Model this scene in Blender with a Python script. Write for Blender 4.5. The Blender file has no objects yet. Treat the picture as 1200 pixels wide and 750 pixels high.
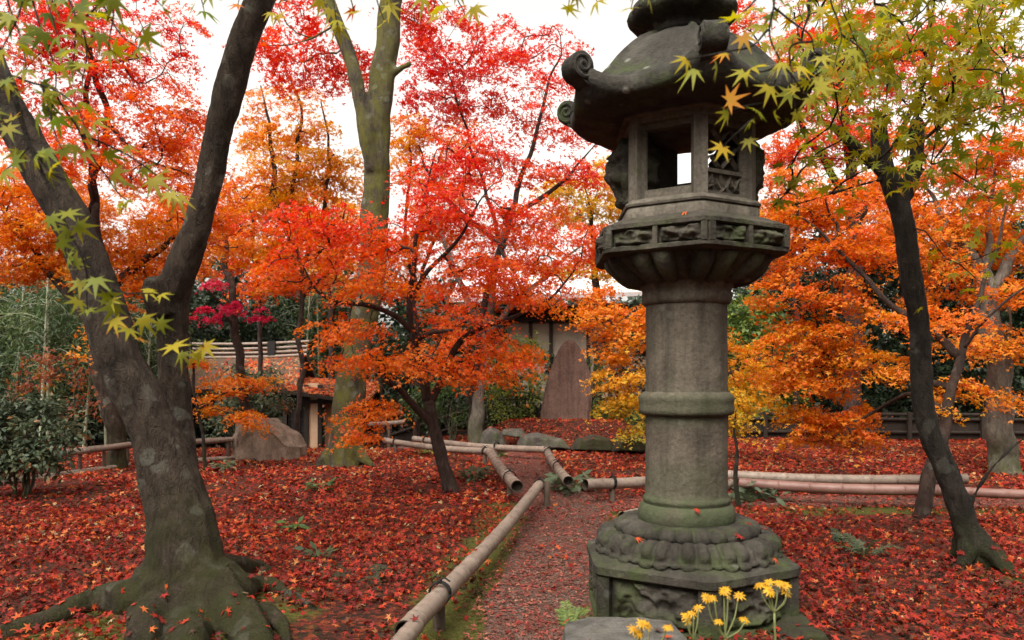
import bpy, bmesh, math, random
import numpy as np
from mathutils import Vector, Matrix, noise

random.seed(7)
RNG = np.random.default_rng(7)
SC = bpy.context.scene
COL = SC.collection
R_ = math.radians

# ------------------------------------------------------------------ camera, sky, sun, exposure
F_PX, EYE, HORIZ = 900.0, 1.6, 440.0
cam_d = bpy.data.cameras.new('camera')
cam = bpy.data.objects.new('camera', cam_d)
COL.objects.link(cam)
cam.location = (0, 0, EYE)
cam.rotation_euler = (R_(90), 0, 0)
cam_d.sensor_width = 36.0
cam_d.lens = 36.0 * F_PX / 1200.0
cam_d.shift_y = (HORIZ - 375.0) / 1200.0
cam_d.clip_start = 0.05
cam_d.clip_end = 1000
cam_d.dof.use_dof = True
cam_d.dof.focus_distance = 6.5
cam_d.dof.aperture_fstop = 3.2
SC.camera = cam

SUN_EL, SUN_AZ = 52.0, 205.0        # sun behind the camera, a little to the left, veiled by cloud
w = bpy.data.worlds.new('World')
SC.world = w
w.use_nodes = True
nt = w.node_tree
nt.nodes.clear()
sky = nt.nodes.new('ShaderNodeTexSky')
sky.sky_type = 'NISHITA'
sky.sun_disc = False
sky.sun_elevation = R_(SUN_EL)
sky.sun_rotation = R_(SUN_AZ)
sky.dust_density = 6.0
sky.air_density = 1.0
hs = nt.nodes.new('ShaderNodeHueSaturation')
hs.inputs['Saturation'].default_value = 0.04
hs.inputs['Value'].default_value = 1.2
bg = nt.nodes.new('ShaderNodeBackground')
bg.inputs['Strength'].default_value = 0.15
wo = nt.nodes.new('ShaderNodeOutputWorld')
nt.links.new(sky.outputs[0], hs.inputs['Color'])
warm = nt.nodes.new('ShaderNodeMix')
warm.data_type = 'RGBA'; warm.blend_type = 'MULTIPLY'
warm.inputs[0].default_value = 1.0
warm.inputs[7].default_value = (1.04, 0.985, 0.90, 1)
nt.links.new(hs.outputs[0], warm.inputs[6])
nt.links.new(warm.outputs[2], bg.inputs['Color'])
nt.links.new(bg.outputs[0], wo.inputs['Surface'])

sun_d = bpy.data.lights.new('sun', 'SUN')
sun_d.energy = 0.5
sun_d.angle = R_(25)
sun_d.color = (1.0, 0.95, 0.88)
sun = bpy.data.objects.new('sun', sun_d)
COL.objects.link(sun)
_el, _az = R_(SUN_EL), R_(SUN_AZ)
_sd = Vector((math.sin(_az) * math.cos(_el), math.cos(_az) * math.cos(_el), math.sin(_el)))
sun.rotation_euler = _sd.to_track_quat('Z', 'Y').to_euler()
sun.location = (-4, -8, 14)

SC.view_settings.view_transform = 'Standard'
SC.view_settings.look = 'None'
SC.view_settings.exposure = 1.15
SC.view_settings.gamma = 1.0
SC.view_settings.use_curve_mapping = False
SC.render.engine = 'CYCLES'
SC.cycles.max_bounces = 7
SC.cycles.diffuse_bounces = 3
SC.cycles.transmission_bounces = 5
SC.cycles.use_denoising = True

# ------------------------------------------------------------------ geometry helpers
def P(px, py, Y):
    """a point of the place, given its bearing and its distance in front of the viewpoint"""
    return np.array([(px - 600.0) / F_PX * Y, Y, EYE - (py - HORIZ) / F_PX * Y])

def nz(x, y, z=0.0, s=1.0):
    return noise.noise(Vector((x * s, y * s, z * s)))

class MB:
    """collects rings, tubes, boxes into one mesh"""
    def __init__(self):
        self.v, self.f, self.n = [], [], 0
    def add(self, verts, faces):
        verts = np.asarray(verts, float)
        self.v.append(verts)
        o = self.n
        self.f.extend([tuple(i + o for i in f) for f in faces])
        self.n += len(verts)
        return self
    def box(self, c, size, rot=None):
        sx, sy, sz = [s / 2 for s in size]
        p = np.array([[x, y, z] for x in (-sx, sx) for y in (-sy, sy) for z in (-sz, sz)])
        if rot is not None:
            p = p @ np.array(rot.to_3x3()).T
        p = p + np.array(c)
        return self.add(p, [(0, 1, 3, 2), (4, 6, 7, 5), (0, 4, 5, 1), (2, 3, 7, 6), (0, 2, 6, 4), (1, 5, 7, 3)])
    def tube(self, pts, rad, n=8, caps=True, wob=0.0, seed=0.0):
        pts = np.asarray(pts, float)
        m = len(pts)
        rad = np.broadcast_to(np.asarray(rad, float), (m,))
        tan = np.gradient(pts, axis=0)
        tan /= np.linalg.norm(tan, axis=1)[:, None] + 1e-12
        ref = np.array([0, 0, 1.0]) if abs(tan[0][2]) < 0.9 else np.array([1.0, 0, 0])
        u = np.cross(tan[0], ref); u /= np.linalg.norm(u)
        a = np.arange(n) * 2 * math.pi / n
        out = np.zeros((m, n, 3))
        for i in range(m):
            u = u - tan[i] * np.dot(u, tan[i]); u /= np.linalg.norm(u) + 1e-12
            v = np.cross(tan[i], u)
            r = np.full(n, rad[i])
            if wob:
                r = r * (1 + wob * np.array([nz(math.cos(t) * 1.3 + seed, math.sin(t) * 1.3, i * 0.35) for t in a]))
            out[i] = pts[i] + (np.cos(a) * r)[:, None] * u + (np.sin(a) * r)[:, None] * v
        f = []
        for i in range(m - 1):
            for k in range(n):
                k2 = (k + 1) % n
                f.append((i * n + k, i * n + k2, (i + 1) * n + k2, (i + 1) * n + k))
        if caps:
            f.append(tuple(range(n - 1, -1, -1)))
            f.append(tuple((m - 1) * n + k for k in range(n)))
        return self.add(out.reshape(-1, 3), f)
    def lathe(self, prof, n=64, rf=None, cap0=True, cap1=True, c=(0, 0, 0)):
        """prof: list of (r, z); rf(theta, k, r, z) -> (r, z)"""
        m = len(prof)
        vs = []
        for k, (r, z) in enumerate(prof):
            for i in range(n):
                t = 2 * math.pi * i / n
                rr, zz = (r, z) if rf is None else rf(t, k, r, z)
                vs.append((c[0] + rr * math.cos(t), c[1] + rr * math.sin(t), c[2] + zz))
        f = []
        for k in range(m - 1):
            for i in range(n):
                j = (i + 1) % n
                f.append((k * n + i, k * n + j, (k + 1) * n + j, (k + 1) * n + i))
        if cap0: f.append(tuple(range(n - 1, -1, -1)))
        if cap1: f.append(tuple((m - 1) * n + i for i in range(n)))
        return self.add(vs, f)
    def grid(self, fn, nu, nv):
        vs = [fn(i / nu, j / nv) for j in range(nv + 1) for i in range(nu + 1)]
        f = [(j * (nu + 1) + i, j * (nu + 1) + i + 1, (j + 1) * (nu + 1) + i + 1, (j + 1) * (nu + 1) + i)
             for j in range(nv) for i in range(nu)]
        return self.add(vs, f)
    def mesh(self, name, org=(0, 0, 0)):
        me = bpy.data.meshes.new(name)
        v = np.concatenate(self.v) - np.array(org)
        me.from_pydata(v.tolist(), [], self.f)
        me.update()
        return me
    def build(self, name, mat, parent=None, org=None, smooth=35.0, rough=None):
        if org is None:
            org = WORLD(parent) if parent is not None else (0, 0, 0)
        me = self.mesh(name, org)
        return link(name, me, mat, parent, smooth, rough)

_WL = {}
def WORLD(o):
    return _WL.get(o.name, (0, 0, 0))

def link(name, me, mat, parent=None, smooth=35.0, rough=None):
    if rough:
        amp, sc = rough
        co = np.empty(len(me.vertices) * 3); me.vertices.foreach_get('co', co)
        no = np.empty(len(me.vertices) * 3); me.vertex_normals.foreach_get('vector', no)
        co = co.reshape(-1, 3); no = no.reshape(-1, 3)
        d = np.array([noise.fractal(Vector(c) * sc, 1.0, 2.0, 4) for c in co])
        co += no * (d * amp)[:, None]
        me.vertices.foreach_set('co', co.ravel()); me.update()
    if smooth:
        me.polygons.foreach_set('use_smooth', [True] * len(me.polygons))
        if smooth < 180:
            me.set_sharp_from_angle(angle=R_(smooth))
    if mat is not None: me.materials.append(mat)
    o = bpy.data.objects.new(name, me)
    COL.objects.link(o)
    if parent is not None:
        o.parent = parent
        _WL[o.name] = WORLD(parent)
    return o

def thing(name, label, cat, loc=(0, 0, 0), group=None):
    o = bpy.data.objects.new(name, None)
    o.empty_display_size = 0.2
    COL.objects.link(o)
    o.location = tuple(float(c) for c in loc)
    _WL[o.name] = tuple(float(c) for c in loc)
    o['label'] = label; o['category'] = cat
    if group: o['group'] = group
    return o

def tag(o, label, cat, group=None):
    o['label'] = label; o['category'] = cat
    if group: o['group'] = group
    return o

def place(o, loc):
    """give a single-mesh thing an origin at its base"""
    me = o.data
    me.transform(Matrix.Translation(-Vector(loc)))
    o.location = loc
    return o

def spline(pts, per=6):
    pts = np.asarray(pts, float)
    if len(pts) < 3:
        t = np.linspace(0, 1, per + 1)[:, None]
        return pts[0] * (1 - t) + pts[-1] * t
    q = np.vstack([2 * pts[0] - pts[1], pts, 2 * pts[-1] - pts[-2]])
    out = []
    for i in range(1, len(q) - 2):
        for k in range(per):
            t = k / per
            a, b, c, d = q[i - 1], q[i], q[i + 1], q[i + 2]
            out.append(0.5 * (2 * b + (c - a) * t + (2 * a - 5 * b + 4 * c - d) * t * t + (-a + 3 * b - 3 * c + d) * t ** 3))
    out.append(q[-2])
    return np.array(out)

def fuse(mb, voxel, smooth_it=2, amp=0.0, sc=6.0):
    """melt overlapping tubes into one continuous surface; returns an MB"""
    me = mb.mesh('tmp')
    o = bpy.data.objects.new('tmp', me); COL.objects.link(o)
    m = o.modifiers.new('r', 'REMESH'); m.mode = 'VOXEL'; m.voxel_size = voxel
    s = o.modifiers.new('s', 'SMOOTH'); s.iterations = smooth_it; s.factor = 0.5
    dg = bpy.context.evaluated_depsgraph_get()
    dg.update()
    ev = o.evaluated_get(dg)
    m2 = bpy.data.meshes.new_from_object(ev, depsgraph=dg)
    co = np.empty(len(m2.vertices) * 3); m2.vertices.foreach_get('co', co); co = co.reshape(-1, 3)
    if amp:
        no = np.empty(len(co) * 3); m2.vertex_normals.foreach_get('vector', no); no = no.reshape(-1, 3)
        d = np.array([noise.fractal(Vector((c[0] * sc, c[1] * sc, c[2] * sc * 0.45)), 1.0, 2.0, 4) for c in co])
        co = co + no * (d * amp)[:, None]
    out = MB()
    out.add(co, [tuple(p.vertices) for p in m2.polygons])
    bpy.data.objects.remove(o)
    bpy.data.meshes.remove(m2); bpy.data.meshes.remove(me)
    return out

# ------------------------------------------------------------------ materials
def newmat(name):
    m = bpy.data.materials.new(name)
    m.use_nodes = True
    t = m.node_tree
    b = t.nodes['Principled BSDF']
    return m, t, b

def N(t, kind, **kw):
    n = t.nodes.new(kind)
    for k, v in kw.items():
        if k in n.inputs: n.inputs[k].default_value = v
        else: setattr(n, k, v)
    return n

def ramp(t, fac, stops):
    r = t.nodes.new('ShaderNodeValToRGB')
    e = r.color_ramp.elements
    while len(e) < len(stops): e.new(0.5)
    for q, (p, c) in zip(e, stops):
        q.position = p
        q.color = (*c, 1.0) if len(c) == 3 else c
    if fac is not None: t.links.new(fac, r.inputs['Fac'])
    return r.outputs['Color']

def tex_noise(t, vec, scale, detail=6.0, rough=0.6, dist=0.0):
    n = N(t, 'ShaderNodeTexNoise')
    n.inputs['Scale'].default_value = scale
    n.inputs['Detail'].default_value = detail
    n.inputs['Roughness'].default_value = rough
    n.inputs['Distortion'].default_value = dist
    t.links.new(vec, n.inputs['Vector'])
    return n.outputs['Fac']

def objvec(t, scale=(1, 1, 1)):
    c = N(t, 'ShaderNodeTexCoord')
    mp = N(t, 'ShaderNodeMapping')
    mp.inputs['Scale'].default_value = scale
    t.links.new(c.outputs['Object'], mp.inputs['Vector'])
    return mp.outputs['Vector']

def mixc(t, fac, a, b, mode='MIX'):
    m = N(t, 'ShaderNodeMix')
    m.data_type = 'RGBA'; m.blend_type = mode
    for val, key in ((fac, 0), (a, 6), (b, 7)):
        if hasattr(val, 'is_output') or hasattr(val, 'links'):
            t.links.new(val, m.inputs[key])
        else:
            m.inputs[key].default_value = val if key == 0 else (*val, 1.0)
    return m.outputs[2]

def mth(t, op, a, b=None, clamp=False):
    m = N(t, 'ShaderNodeMath'); m.operation = op; m.use_clamp = clamp
    for i, val in enumerate((a, b)):
        if val is None: continue
        if hasattr(val, 'links'): t.links.new(val, m.inputs[i])
        else: m.inputs[i].default_value = val
    return m.outputs[0]

def bump(t, b, h, strength=0.5, dist=0.02):
    n = N(t, 'ShaderNodeBump')
    n.inputs['Strength'].default_value = strength
    n.inputs['Distance'].default_value = dist
    t.links.new(h, n.inputs['Height'])
    t.links.new(n.outputs['Normal'], b.inputs['Normal'])

def zband(t, z0, z1):
    """1 below z0, 0 above z1 (object z)"""
    c = N(t, 'ShaderNodeTexCoord'); s = N(t, 'ShaderNodeSeparateXYZ')
    t.links.new(c.outputs['Object'], s.inputs[0])
    mr = N(t, 'ShaderNodeMapRange')
    mr.inputs['From Min'].default_value = z0; mr.inputs['From Max'].default_value = z1
    mr.inputs['To Min'].default_value = 1.0; mr.inputs['To Max'].default_value = 0.0
    t.links.new(s.outputs['Z'], mr.inputs['Value'])
    return mr.outputs[0]

def upness(t, lo=0.3, hi=0.9):
    g = N(t, 'ShaderNodeNewGeometry'); s = N(t, 'ShaderNodeSeparateXYZ')
    t.links.new(g.outputs['Normal'], s.inputs[0])
    mr = N(t, 'ShaderNodeMapRange')
    mr.inputs['From Min'].default_value = lo; mr.inputs['From Max'].default_value = hi
    t.links.new(s.outputs['Z'], mr.inputs['Value'])
    return mr.outputs[0]

def stone_mat(name, dark, mid, light, moss=0.3, mosscol=(0.055, 0.075, 0.022), bands=(), lichen=0.5, bumps=0.6, scale=1.0, mossup=False):
    m, t, b = newmat(name)
    v = objvec(t)
    big = tex_noise(t, v, 2.2 * scale, 8, 0.65, 0.3)
    fine = tex_noise(t, v, 38 * scale, 6, 0.7)
    col = ramp(t, big, [(0.30, dark), (0.52, mid), (0.72, light)])
    spk = ramp(t, fine, [(0.35, (0.62, 0.62, 0.62)), (0.60, (1.15, 1.15, 1.15))])
    col = mixc(t, 0.75, col, spk, 'MULTIPLY')
    # streaks of grime running down the faces
    st = tex_noise(t, objvec(t, (9, 9, 0.7)), 1.0, 5, 0.6)
    col = mixc(t, ramp(t, st, [(0.50, (0, 0, 0)), (0.72, (0.7, 0.7, 0.7))]), col, tuple(c * 0.45 for c in dark))
    mo = tex_noise(t, v, 3.3 * scale, 7, 0.7, 0.5)
    mk = ramp(t, mo, [(0.62 - moss * 0.35, (0, 0, 0)), (0.80 - moss * 0.3, (0.8, 0.8, 0.8))])
    if mossup:
        mk = mixc(t, 1.0, mk, upness(t), 'MULTIPLY')
    for (z0, z1, amt) in bands:
        bd = mth(t, 'MULTIPLY', zband(t, z1 - 0.02, z1 + 0.06), mth(t, 'SUBTRACT', 1.0, zband(t, z0 - 0.06, z0 + 0.02)), True)
        bd = mth(t, 'MULTIPLY', bd, ramp(t, tex_noise(t, v, 5, 5, 0.6), [(0.32, (0.25,) * 3), (0.55, (amt,) * 3)]))
        mk = mixc(t, 1.0, mk, bd, 'LIGHTEN')
    mcol = mixc(t, fine, tuple(c * 0.6 for c in mosscol), tuple(c * 1.3 for c in mosscol))
    col = mixc(t, mk, col, mcol)
    if lichen > 0:
        vo = N(t, 'ShaderNodeTexVoronoi'); vo.inputs['Scale'].default_value = 7 * scale
        t.links.new(mixc(t, 0.12, v, mixc(t, 1.0, fine, (0, 0, 0))), vo.inputs['Vector'])
        lm = mth(t, 'MULTIPLY', ramp(t, vo.outputs['Distance'], [(0.10, (1,) * 3), (0.20, (0,) * 3)]),
                 ramp(t, tex_noise(t, v, 2.7, 3, 0.5), [(0.50, (0,) * 3), (0.66, (lichen,) * 3)]))
        col = mixc(t, lm, col, (0.30, 0.31, 0.27))
    t.links.new(col, b.inputs['Base Color'])
    b.inputs['Roughness'].default_value = 0.92
    b.inputs['Specular IOR Level'].default_value = 0.25
    h = mth(t, 'ADD', mth(t, 'MULTIPLY', fine, 0.5), mth(t, 'MULTIPLY', tex_noise(t, v, 11 * scale, 6, 0.7), 0.9))
    bump(t, b, h, bumps, 0.03)
    return m

def bark_mat(name, dark, light, moss_h=None, moss_amt=0.8, mosscol=(0.06, 0.075, 0.015), lichen=0.5, ring=False, bumps=0.8, mossnoise=0.0):
    m, t, b = newmat(name)
    v = objvec(t, (1, 1, 0.38) if not ring else (0.5, 0.5, 1.6))
    a = tex_noise(t, v, 16, 8, 0.7, 0.6)
    big = tex_noise(t, objvec(t), 2.5, 5, 0.6)
    col = ramp(t, a, [(0.32, dark), (0.66, light)])
    cr = N(t, 'ShaderNodeTexVoronoi'); cr.feature = 'DISTANCE_TO_EDGE'; cr.inputs['Scale'].default_value = 38
    cm = N(t, 'ShaderNodeVectorMath'); cm.operation = 'ADD'
    cn = N(t, 'ShaderNodeTexNoise'); cn.inputs['Scale'].default_value = 7; t.links.new(v, cn.inputs['Vector'])
    cs = N(t, 'ShaderNodeVectorMath'); cs.operation = 'SCALE'; cs.inputs['Scale'].default_value = 0.14
    t.links.new(cn.outputs['Color'], cs.inputs[0]); t.links.new(v, cm.inputs[0]); t.links.new(cs.outputs[0], cm.inputs[1]); t.links.new(cm.outputs[0], cr.inputs['Vector'])
    crack = ramp(t, cr.outputs['Distance'], [(0.0, (0.25,) * 3), (0.10, (1,) * 3)])
    col = mixc(t, 0.26, col, crack, 'MULTIPLY')
    col = mixc(t, 0.7, col, ramp(t, big, [(0.3, (0.55, 0.52, 0.5)), (0.7, (1.2, 1.15, 1.1))]), 'MULTIPLY')
    if lichen > 0:
        vo = N(t, 'ShaderNodeTexVoronoi'); vo.inputs['Scale'].default_value = 5.5
        nv = N(t, 'ShaderNodeTexNoise'); nv.inputs['Scale'].default_value = 9
        t.links.new(objvec(t), nv.inputs['Vector'])
        vv = N(t, 'ShaderNodeVectorMath'); vv.operation = 'ADD'
        sc = N(t, 'ShaderNodeVectorMath'); sc.operation = 'SCALE'; sc.inputs['Scale'].default_value = 0.16
        t.links.new(nv.outputs['Color'], sc.inputs[0])
        t.links.new(objvec(t), vv.inputs[0]); t.links.new(sc.outputs[0], vv.inputs[1])
        t.links.new(vv.outputs[0], vo.inputs['Vector'])
        lm = mth(t, 'MULTIPLY', ramp(t, vo.outputs['Distance'], [(0.26, (1,) * 3), (0.36, (0,) * 3)]),
                 ramp(t, tex_noise(t, objvec(t), 1.8, 4, 0.6), [(0.42, (0,) * 3), (0.56, (lichen,) * 3)]))
        col = mixc(t, lm, col, (0.22, 0.23, 0.19))
    if moss_h is not None or mossnoise:
        mn = tex_noise(t, objvec(t, (1, 1, 0.6)), 4.5, 7, 0.7)
        if moss_h is not None:
            mk = mth(t, 'MULTIPLY', zband(t, moss_h * 0.3, moss_h), ramp(t, mn, [(0.34, (0,) * 3), (0.58, (moss_amt,) * 3)]))
        else:
            mk = ramp(t, mn, [(0.62 - 0.3 * mossnoise, (0,) * 3), (0.80 - 0.25 * mossnoise, (moss_amt,) * 3)])
        mc = mixc(t, tex_noise(t, objvec(t), 60, 3, 0.7), tuple(c * 0.45 for c in mosscol), tuple(c * 1.5 for c in mosscol))
        col = mixc(t, mk, col, mc)
    t.links.new(col, b.inputs['Base Color'])
    b.inputs['Roughness'].default_value = 0.9
    b.inputs['Specular IOR Level'].default_value = 0.25
    bump(t, b, mth(t, 'ADD', mth(t, 'ADD', a, mth(t, 'MULTIPLY', crack, 0.22)), mth(t, 'MULTIPLY', tex_noise(t, objvec(t), 75, 6, 0.8), 0.55)), bumps, 0.04)
    return m

def leaf_mat(name, stops, trans=0.45, gloss=0.35):
    m, t, b = newmat(name)
    at = N(t, 'ShaderNodeAttribute'); at.attribute_name = 'tint'
    col = ramp(t, at.outputs['Fac'], stops)
    b.inputs['Roughness'].default_value = 0.55
    b.inputs['Specular IOR Level'].default_value = gloss
    t.links.new(col, b.inputs['Base Color'])
    tr = N(t, 'ShaderNodeBsdfTranslucent')
    hs = N(t, 'ShaderNodeHueSaturation'); hs.inputs['Value'].default_value = 1.25; hs.inputs['Saturation'].default_value = 1.05
    t.links.new(col, hs.inputs['Color'])
    t.links.new(hs.outputs[0], tr.inputs['Color'])
    mx = N(t, 'ShaderNodeMixShader'); mx.inputs[0].default_value = trans
    t.links.new(b.outputs[0], mx.inputs[1]); t.links.new(tr.outputs[0], mx.inputs[2])
    t.links.new(mx.outputs[0], t.nodes['Material Output'].inputs['Surface'])
    return m

def plain_mat(name, c0, c1, scale=8, rough=0.8, stretch=(1, 1, 1), bumps=0.3, bd=0.01):
    m, t, b = newmat(name)
    a = tex_noise(t, objvec(t, stretch), scale, 7, 0.65)
    t.links.new(ramp(t, a, [(0.3, c0), (0.7, c1)]), b.inputs['Base Color'])
    b.inputs['Roughness'].default_value = rough
    b.inputs['Specular IOR Level'].default_value = 0.3
    if bumps: bump(t, b, a, bumps, bd)
    return m

# ------------------------------------------------------------------ leaves
def star(lens, notch, width=1.0, cup=0.0):
    """palmate maple leaf: petiole joint at the origin, lobes fanned around +x"""
    n = len(lens)
    angs = np.linspace(-1, 1, n) * R_(62 + 11 * n) * width
    v = [(0, 0, 0)]
    out = [(-0.05, -0.02)]
    for i in range(n):
        out.append((math.cos(angs[i]) * lens[i], math.sin(angs[i]) * lens[i]))
        if i < n - 1:
            a = (angs[i] + angs[i + 1]) / 2
            r = notch * min(1.0, (lens[i] + lens[i + 1]) / 1.7)
            out.append((math.cos(a) * r, math.sin(a) * r))
    for x, y in out:
        r = math.hypot(x, y)
        v.append((x, y, -cup * r * r))
    f = [(0, k, k + 1) for k in range(1, len(v) - 1)] + [(0, len(v) - 1, 1)]
    return np.array(v), np.array(f)

LEAF_FINE = star([0.45, 0.78, 0.95, 1.08, 0.95, 0.78, 0.45], 0.33, 0.97, 0.34)
LEAF_MID = star([0.62, 0.92, 1.0, 0.92, 0.62], 0.36, 0.95, 0.22)
_tv = [(0, 0, 0)]
_tf = []
for _a, _l in ((-70, 0.85), (0, 1.0), (70, 0.85)):
    _c, _s = math.cos(R_(_a)), math.sin(R_(_a))
    _k = len(_tv)
    _tv += [(_c * 0.42 + _s * 0.24, _s * 0.42 - _c * 0.24, -0.03), (_c * _l, _s * _l, -0.16), (_c * 0.42 - _s * 0.24, _s * 0.42 + _c * 0.24, -0.03)]
    _tf += [(0, _k, _k + 1), (0, _k + 1, _k + 2)]
LEAF_FAR = (np.array(_tv, float), np.array(_tf))
LEAF_OVAL = (np.array([(0, 0, 0), (0.3, -0.2, 0.02), (0.65, -0.17, 0.02), (1, 0, -0.08), (0.65, 0.17, 0.02), (0.3, 0.2, 0.02)]),
             np.array([(0, 1, 5), (1, 2, 5), (2, 4, 5), (2, 3, 4)]))
LEAF_LONG = (np.array([(0, 0, 0), (0.4, -0.09, 0.02), (1, 0, -0.15), (0.4, 0.09, 0.02)]), np.array([(0, 1, 3), (1, 2, 3)]))
LEAF_CLUMP = (np.array([(0, 0, 0), (.5, .16, .1), (.1, .5, -.1), (-.5, .1, .12), (-.2, -.5, -.08), (.35, -.42, .1)]),
              np.array([(0, 1, 2), (0, 3, 4), (0, 4, 5)]))

def leaf_arrays(pos, size, nrm, tint, tmpl, hang=None, spin=None):
    tv, tf = tmpl
    n = len(pos)
    nrm = nrm / (np.linalg.norm(nrm, axis=1)[:, None] + 1e-9)
    if hang is None:
        d = RNG.normal(size=(n, 3))
    else:
        d = hang + RNG.normal(size=(n, 3)) * 0.45
    t = d - nrm * np.sum(d * nrm, axis=1)[:, None]
    t /= np.linalg.norm(t, axis=1)[:, None] + 1e-9
    b = np.cross(nrm, t)
    cur = RNG.uniform(-0.5, 2.4, n)[:, None]
    v = (pos[:, None, :] + size[:, None, None] * (tv[None, :, 0, None] * t[:, None, :] + tv[None, :, 1, None] * b[:, None, :]
         + (tv[None, :, 2] * cur)[:, :, None] * nrm[:, None, :]))
    f = tf[None] + (np.arange(n) * len(tv))[:, None, None]
    rad = np.hypot(tv[:, 0], tv[:, 1])
    tt = tint[:, None] + (0.16 * RNG.normal(size=n)[:, None] + 0.05) * (rad[None] - 0.4)   # tips turn before the heart of the leaf
    return v.reshape(-1, 3), f.reshape(-1, tf.shape[1]), tt.ravel()

def tri_mesh(name, v, f, tint, mat, parent=None, org=None):
    if org is None: org = WORLD(parent) if parent is not None else (0, 0, 0)
    me = bpy.data.meshes.new(name)
    v = v - np.array(org)
    me.vertices.add(len(v)); me.vertices.foreach_set('co', v.astype(np.float32).ravel())
    me.loops.add(f.size); me.loops.foreach_set('vertex_index', f.astype(np.int32).ravel())
    me.polygons.add(len(f))
    me.polygons.foreach_set('loop_start', np.arange(0, f.size, 3, dtype=np.int32))
    me.update(calc_edges=True)
    at = me.attributes.new('tint', 'FLOAT', 'POINT')
    at.data.foreach_set('value', np.clip(tint, 0, 1).astype(np.float32))
    me.materials.append(mat)
    o = bpy.data.objects.new(name, me); COL.objects.link(o)
    if parent is not None:
        o.parent = parent; _WL[o.name] = WORLD(parent)
    return o

# ------------------------------------------------------------------ lie of the land
MON = P(662, 493, 18.4)
def ground_z(x, y):
    z = 0.045 * nz(x * 0.45, y * 0.45, 3.1) + 0.02 * nz(x * 1.3, y * 1.3, 7.7)
    # the knoll that carries the stone tablet
    d = math.hypot((x - MON[0]) / 1.95, (y - MON[1]) / 1.5)
    z += 0.52 * max(0.0, min(1.0, (1.25 - d) / 0.55)) ** 1.3
    # soft swell round the foot of the big left tree
    d = math.hypot(x + 2.3, (y - 5.3))
    z += 0.10 * math.exp(-(d / 1.3) ** 2)
    # the garden drops away behind the boulder on the left
    a = max(0.0, min(1.0, (y - 16.5) / 4.0)) * max(0.0, min(1.0, (-x - 2.0) / 1.6))
    z -= 1.25 * a * a * (3 - 2 * a)
    return z

def G(px, py):
    """where the sight line through a bearing meets the ground"""
    Y = F_PX * EYE / (py - HORIZ)
    for _ in range(6):
        p = P(px, py, Y)
        Y = F_PX * (EYE - ground_z(p[0], Y)) / (py - HORIZ)
    p = P(px, py, Y)
    p[2] = ground_z(p[0], p[1])
    return p

# ------------------------------------------------------------------ trees
def grow(lp, lr, ok, ldir, centers, rmin=0.005, wob=0.12, up=0.12):
    """twigs and boughs from the limbs to every leaf cluster; returns list of (points, radii) and cluster directions"""
    cap = len(lp) + len(centers) * 14 + 10
    pos = np.zeros((cap, 3)); par = np.full(cap, -1); dr = np.zeros((cap, 3)); hop = np.zeros(cap)
    maxr = np.full(cap, 9.0)
    n = len(lp)
    pos[:n] = lp; dr[:n] = ldir; maxr[:n] = lr
    allow = np.zeros(cap, bool); allow[:n] = ok
    hop[:n] = 0
    base = lp[ok]
    dist = np.min(np.linalg.norm(centers[:, None] - base[None], axis=2), axis=1)
    paths = []
    dirs = np.zeros_like(centers)
    for ci in np.argsort(dist):
        c = centers[ci]
        dv = c - pos[:n]
        d = np.linalg.norm(dv, axis=1)
        back = np.clip(-np.sum(dv * dr[:n], axis=1) / (d + 1e-6), 0, 1)
        cost = d * (1 + 0.7 * back) + 0.10 * hop[:n]
        cost[~allow[:n]] = 1e9
        j = int(np.argmin(cost))
        L = d[j]
        if L < 1e-3: continue
        m = max(3, min(10, int(L / 0.22)))
        p0, p2 = pos[j], c
        p1 = p0 + dr[j] * L * 0.35 + (c - p0) * 0.2 + np.array([0, 0, up * L]) + RNG.normal(size=3) * L * wob
        t = np.linspace(0, 1, m + 1)[:, None]
        pts = (1 - t) ** 2 * p0 + 2 * t * (1 - t) * p1 + t * t * p2
        pts[1:-1] += RNG.normal(size=(m - 1, 3)) * 0.03 * min(L, 0.8)
        ids = [j]
        for k in range(1, m + 1):
            pos[n] = pts[k]; par[n] = ids[-1]
            tv = pts[k] - pts[k - 1]; dr[n] = tv / (np.linalg.norm(tv) + 1e-9)
            hop[n] = hop[ids[-1]] + L / m
            allow[n] = True
            ids.append(n); n += 1
        dirs[ci] = dr[n - 1]
        paths.append(ids)
    cnt = np.zeros(n)
    for ids in paths: cnt[ids[-1]] += 1
    nl = len(lp)
    for i in range(n - 1, nl - 1, -1):
        if par[i] >= 0: cnt[par[i]] += cnt[i]
    rad = rmin * np.maximum(cnt, 1) ** 0.46
    out = []
    for ids in paths:
        r = np.array([rad[i] for i in ids])
        r[0] = min(r[1] * 1.1, maxr[ids[0]] * 0.8)
        r = np.minimum(r, r[0] * 1.05) if ids[0] < nl else r
        r[-1] *= 0.6
        out.append((pos[ids], r))
    return out, dirs

def in_pads(pads, rng=None):
    """pads: (px, py, rx, ry, Y, depth, n): spread-out leaf clusters inside each bough's volume"""
    cs, ws = [], []
    for (px, py, rx, ry, Y, dy, n) in pads:
        for _ in range(n):
            while True:
                q = RNG.uniform(-1, 1, 3)
                if q @ q <= 1: break
            yy = Y + q[1] * dy
            cs.append(P(px + q[0] * rx, py + q[2] * ry, Y) * np.array([1, 0, 1]) + np.array([0, yy, 0]))
    return np.array(cs)

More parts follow.
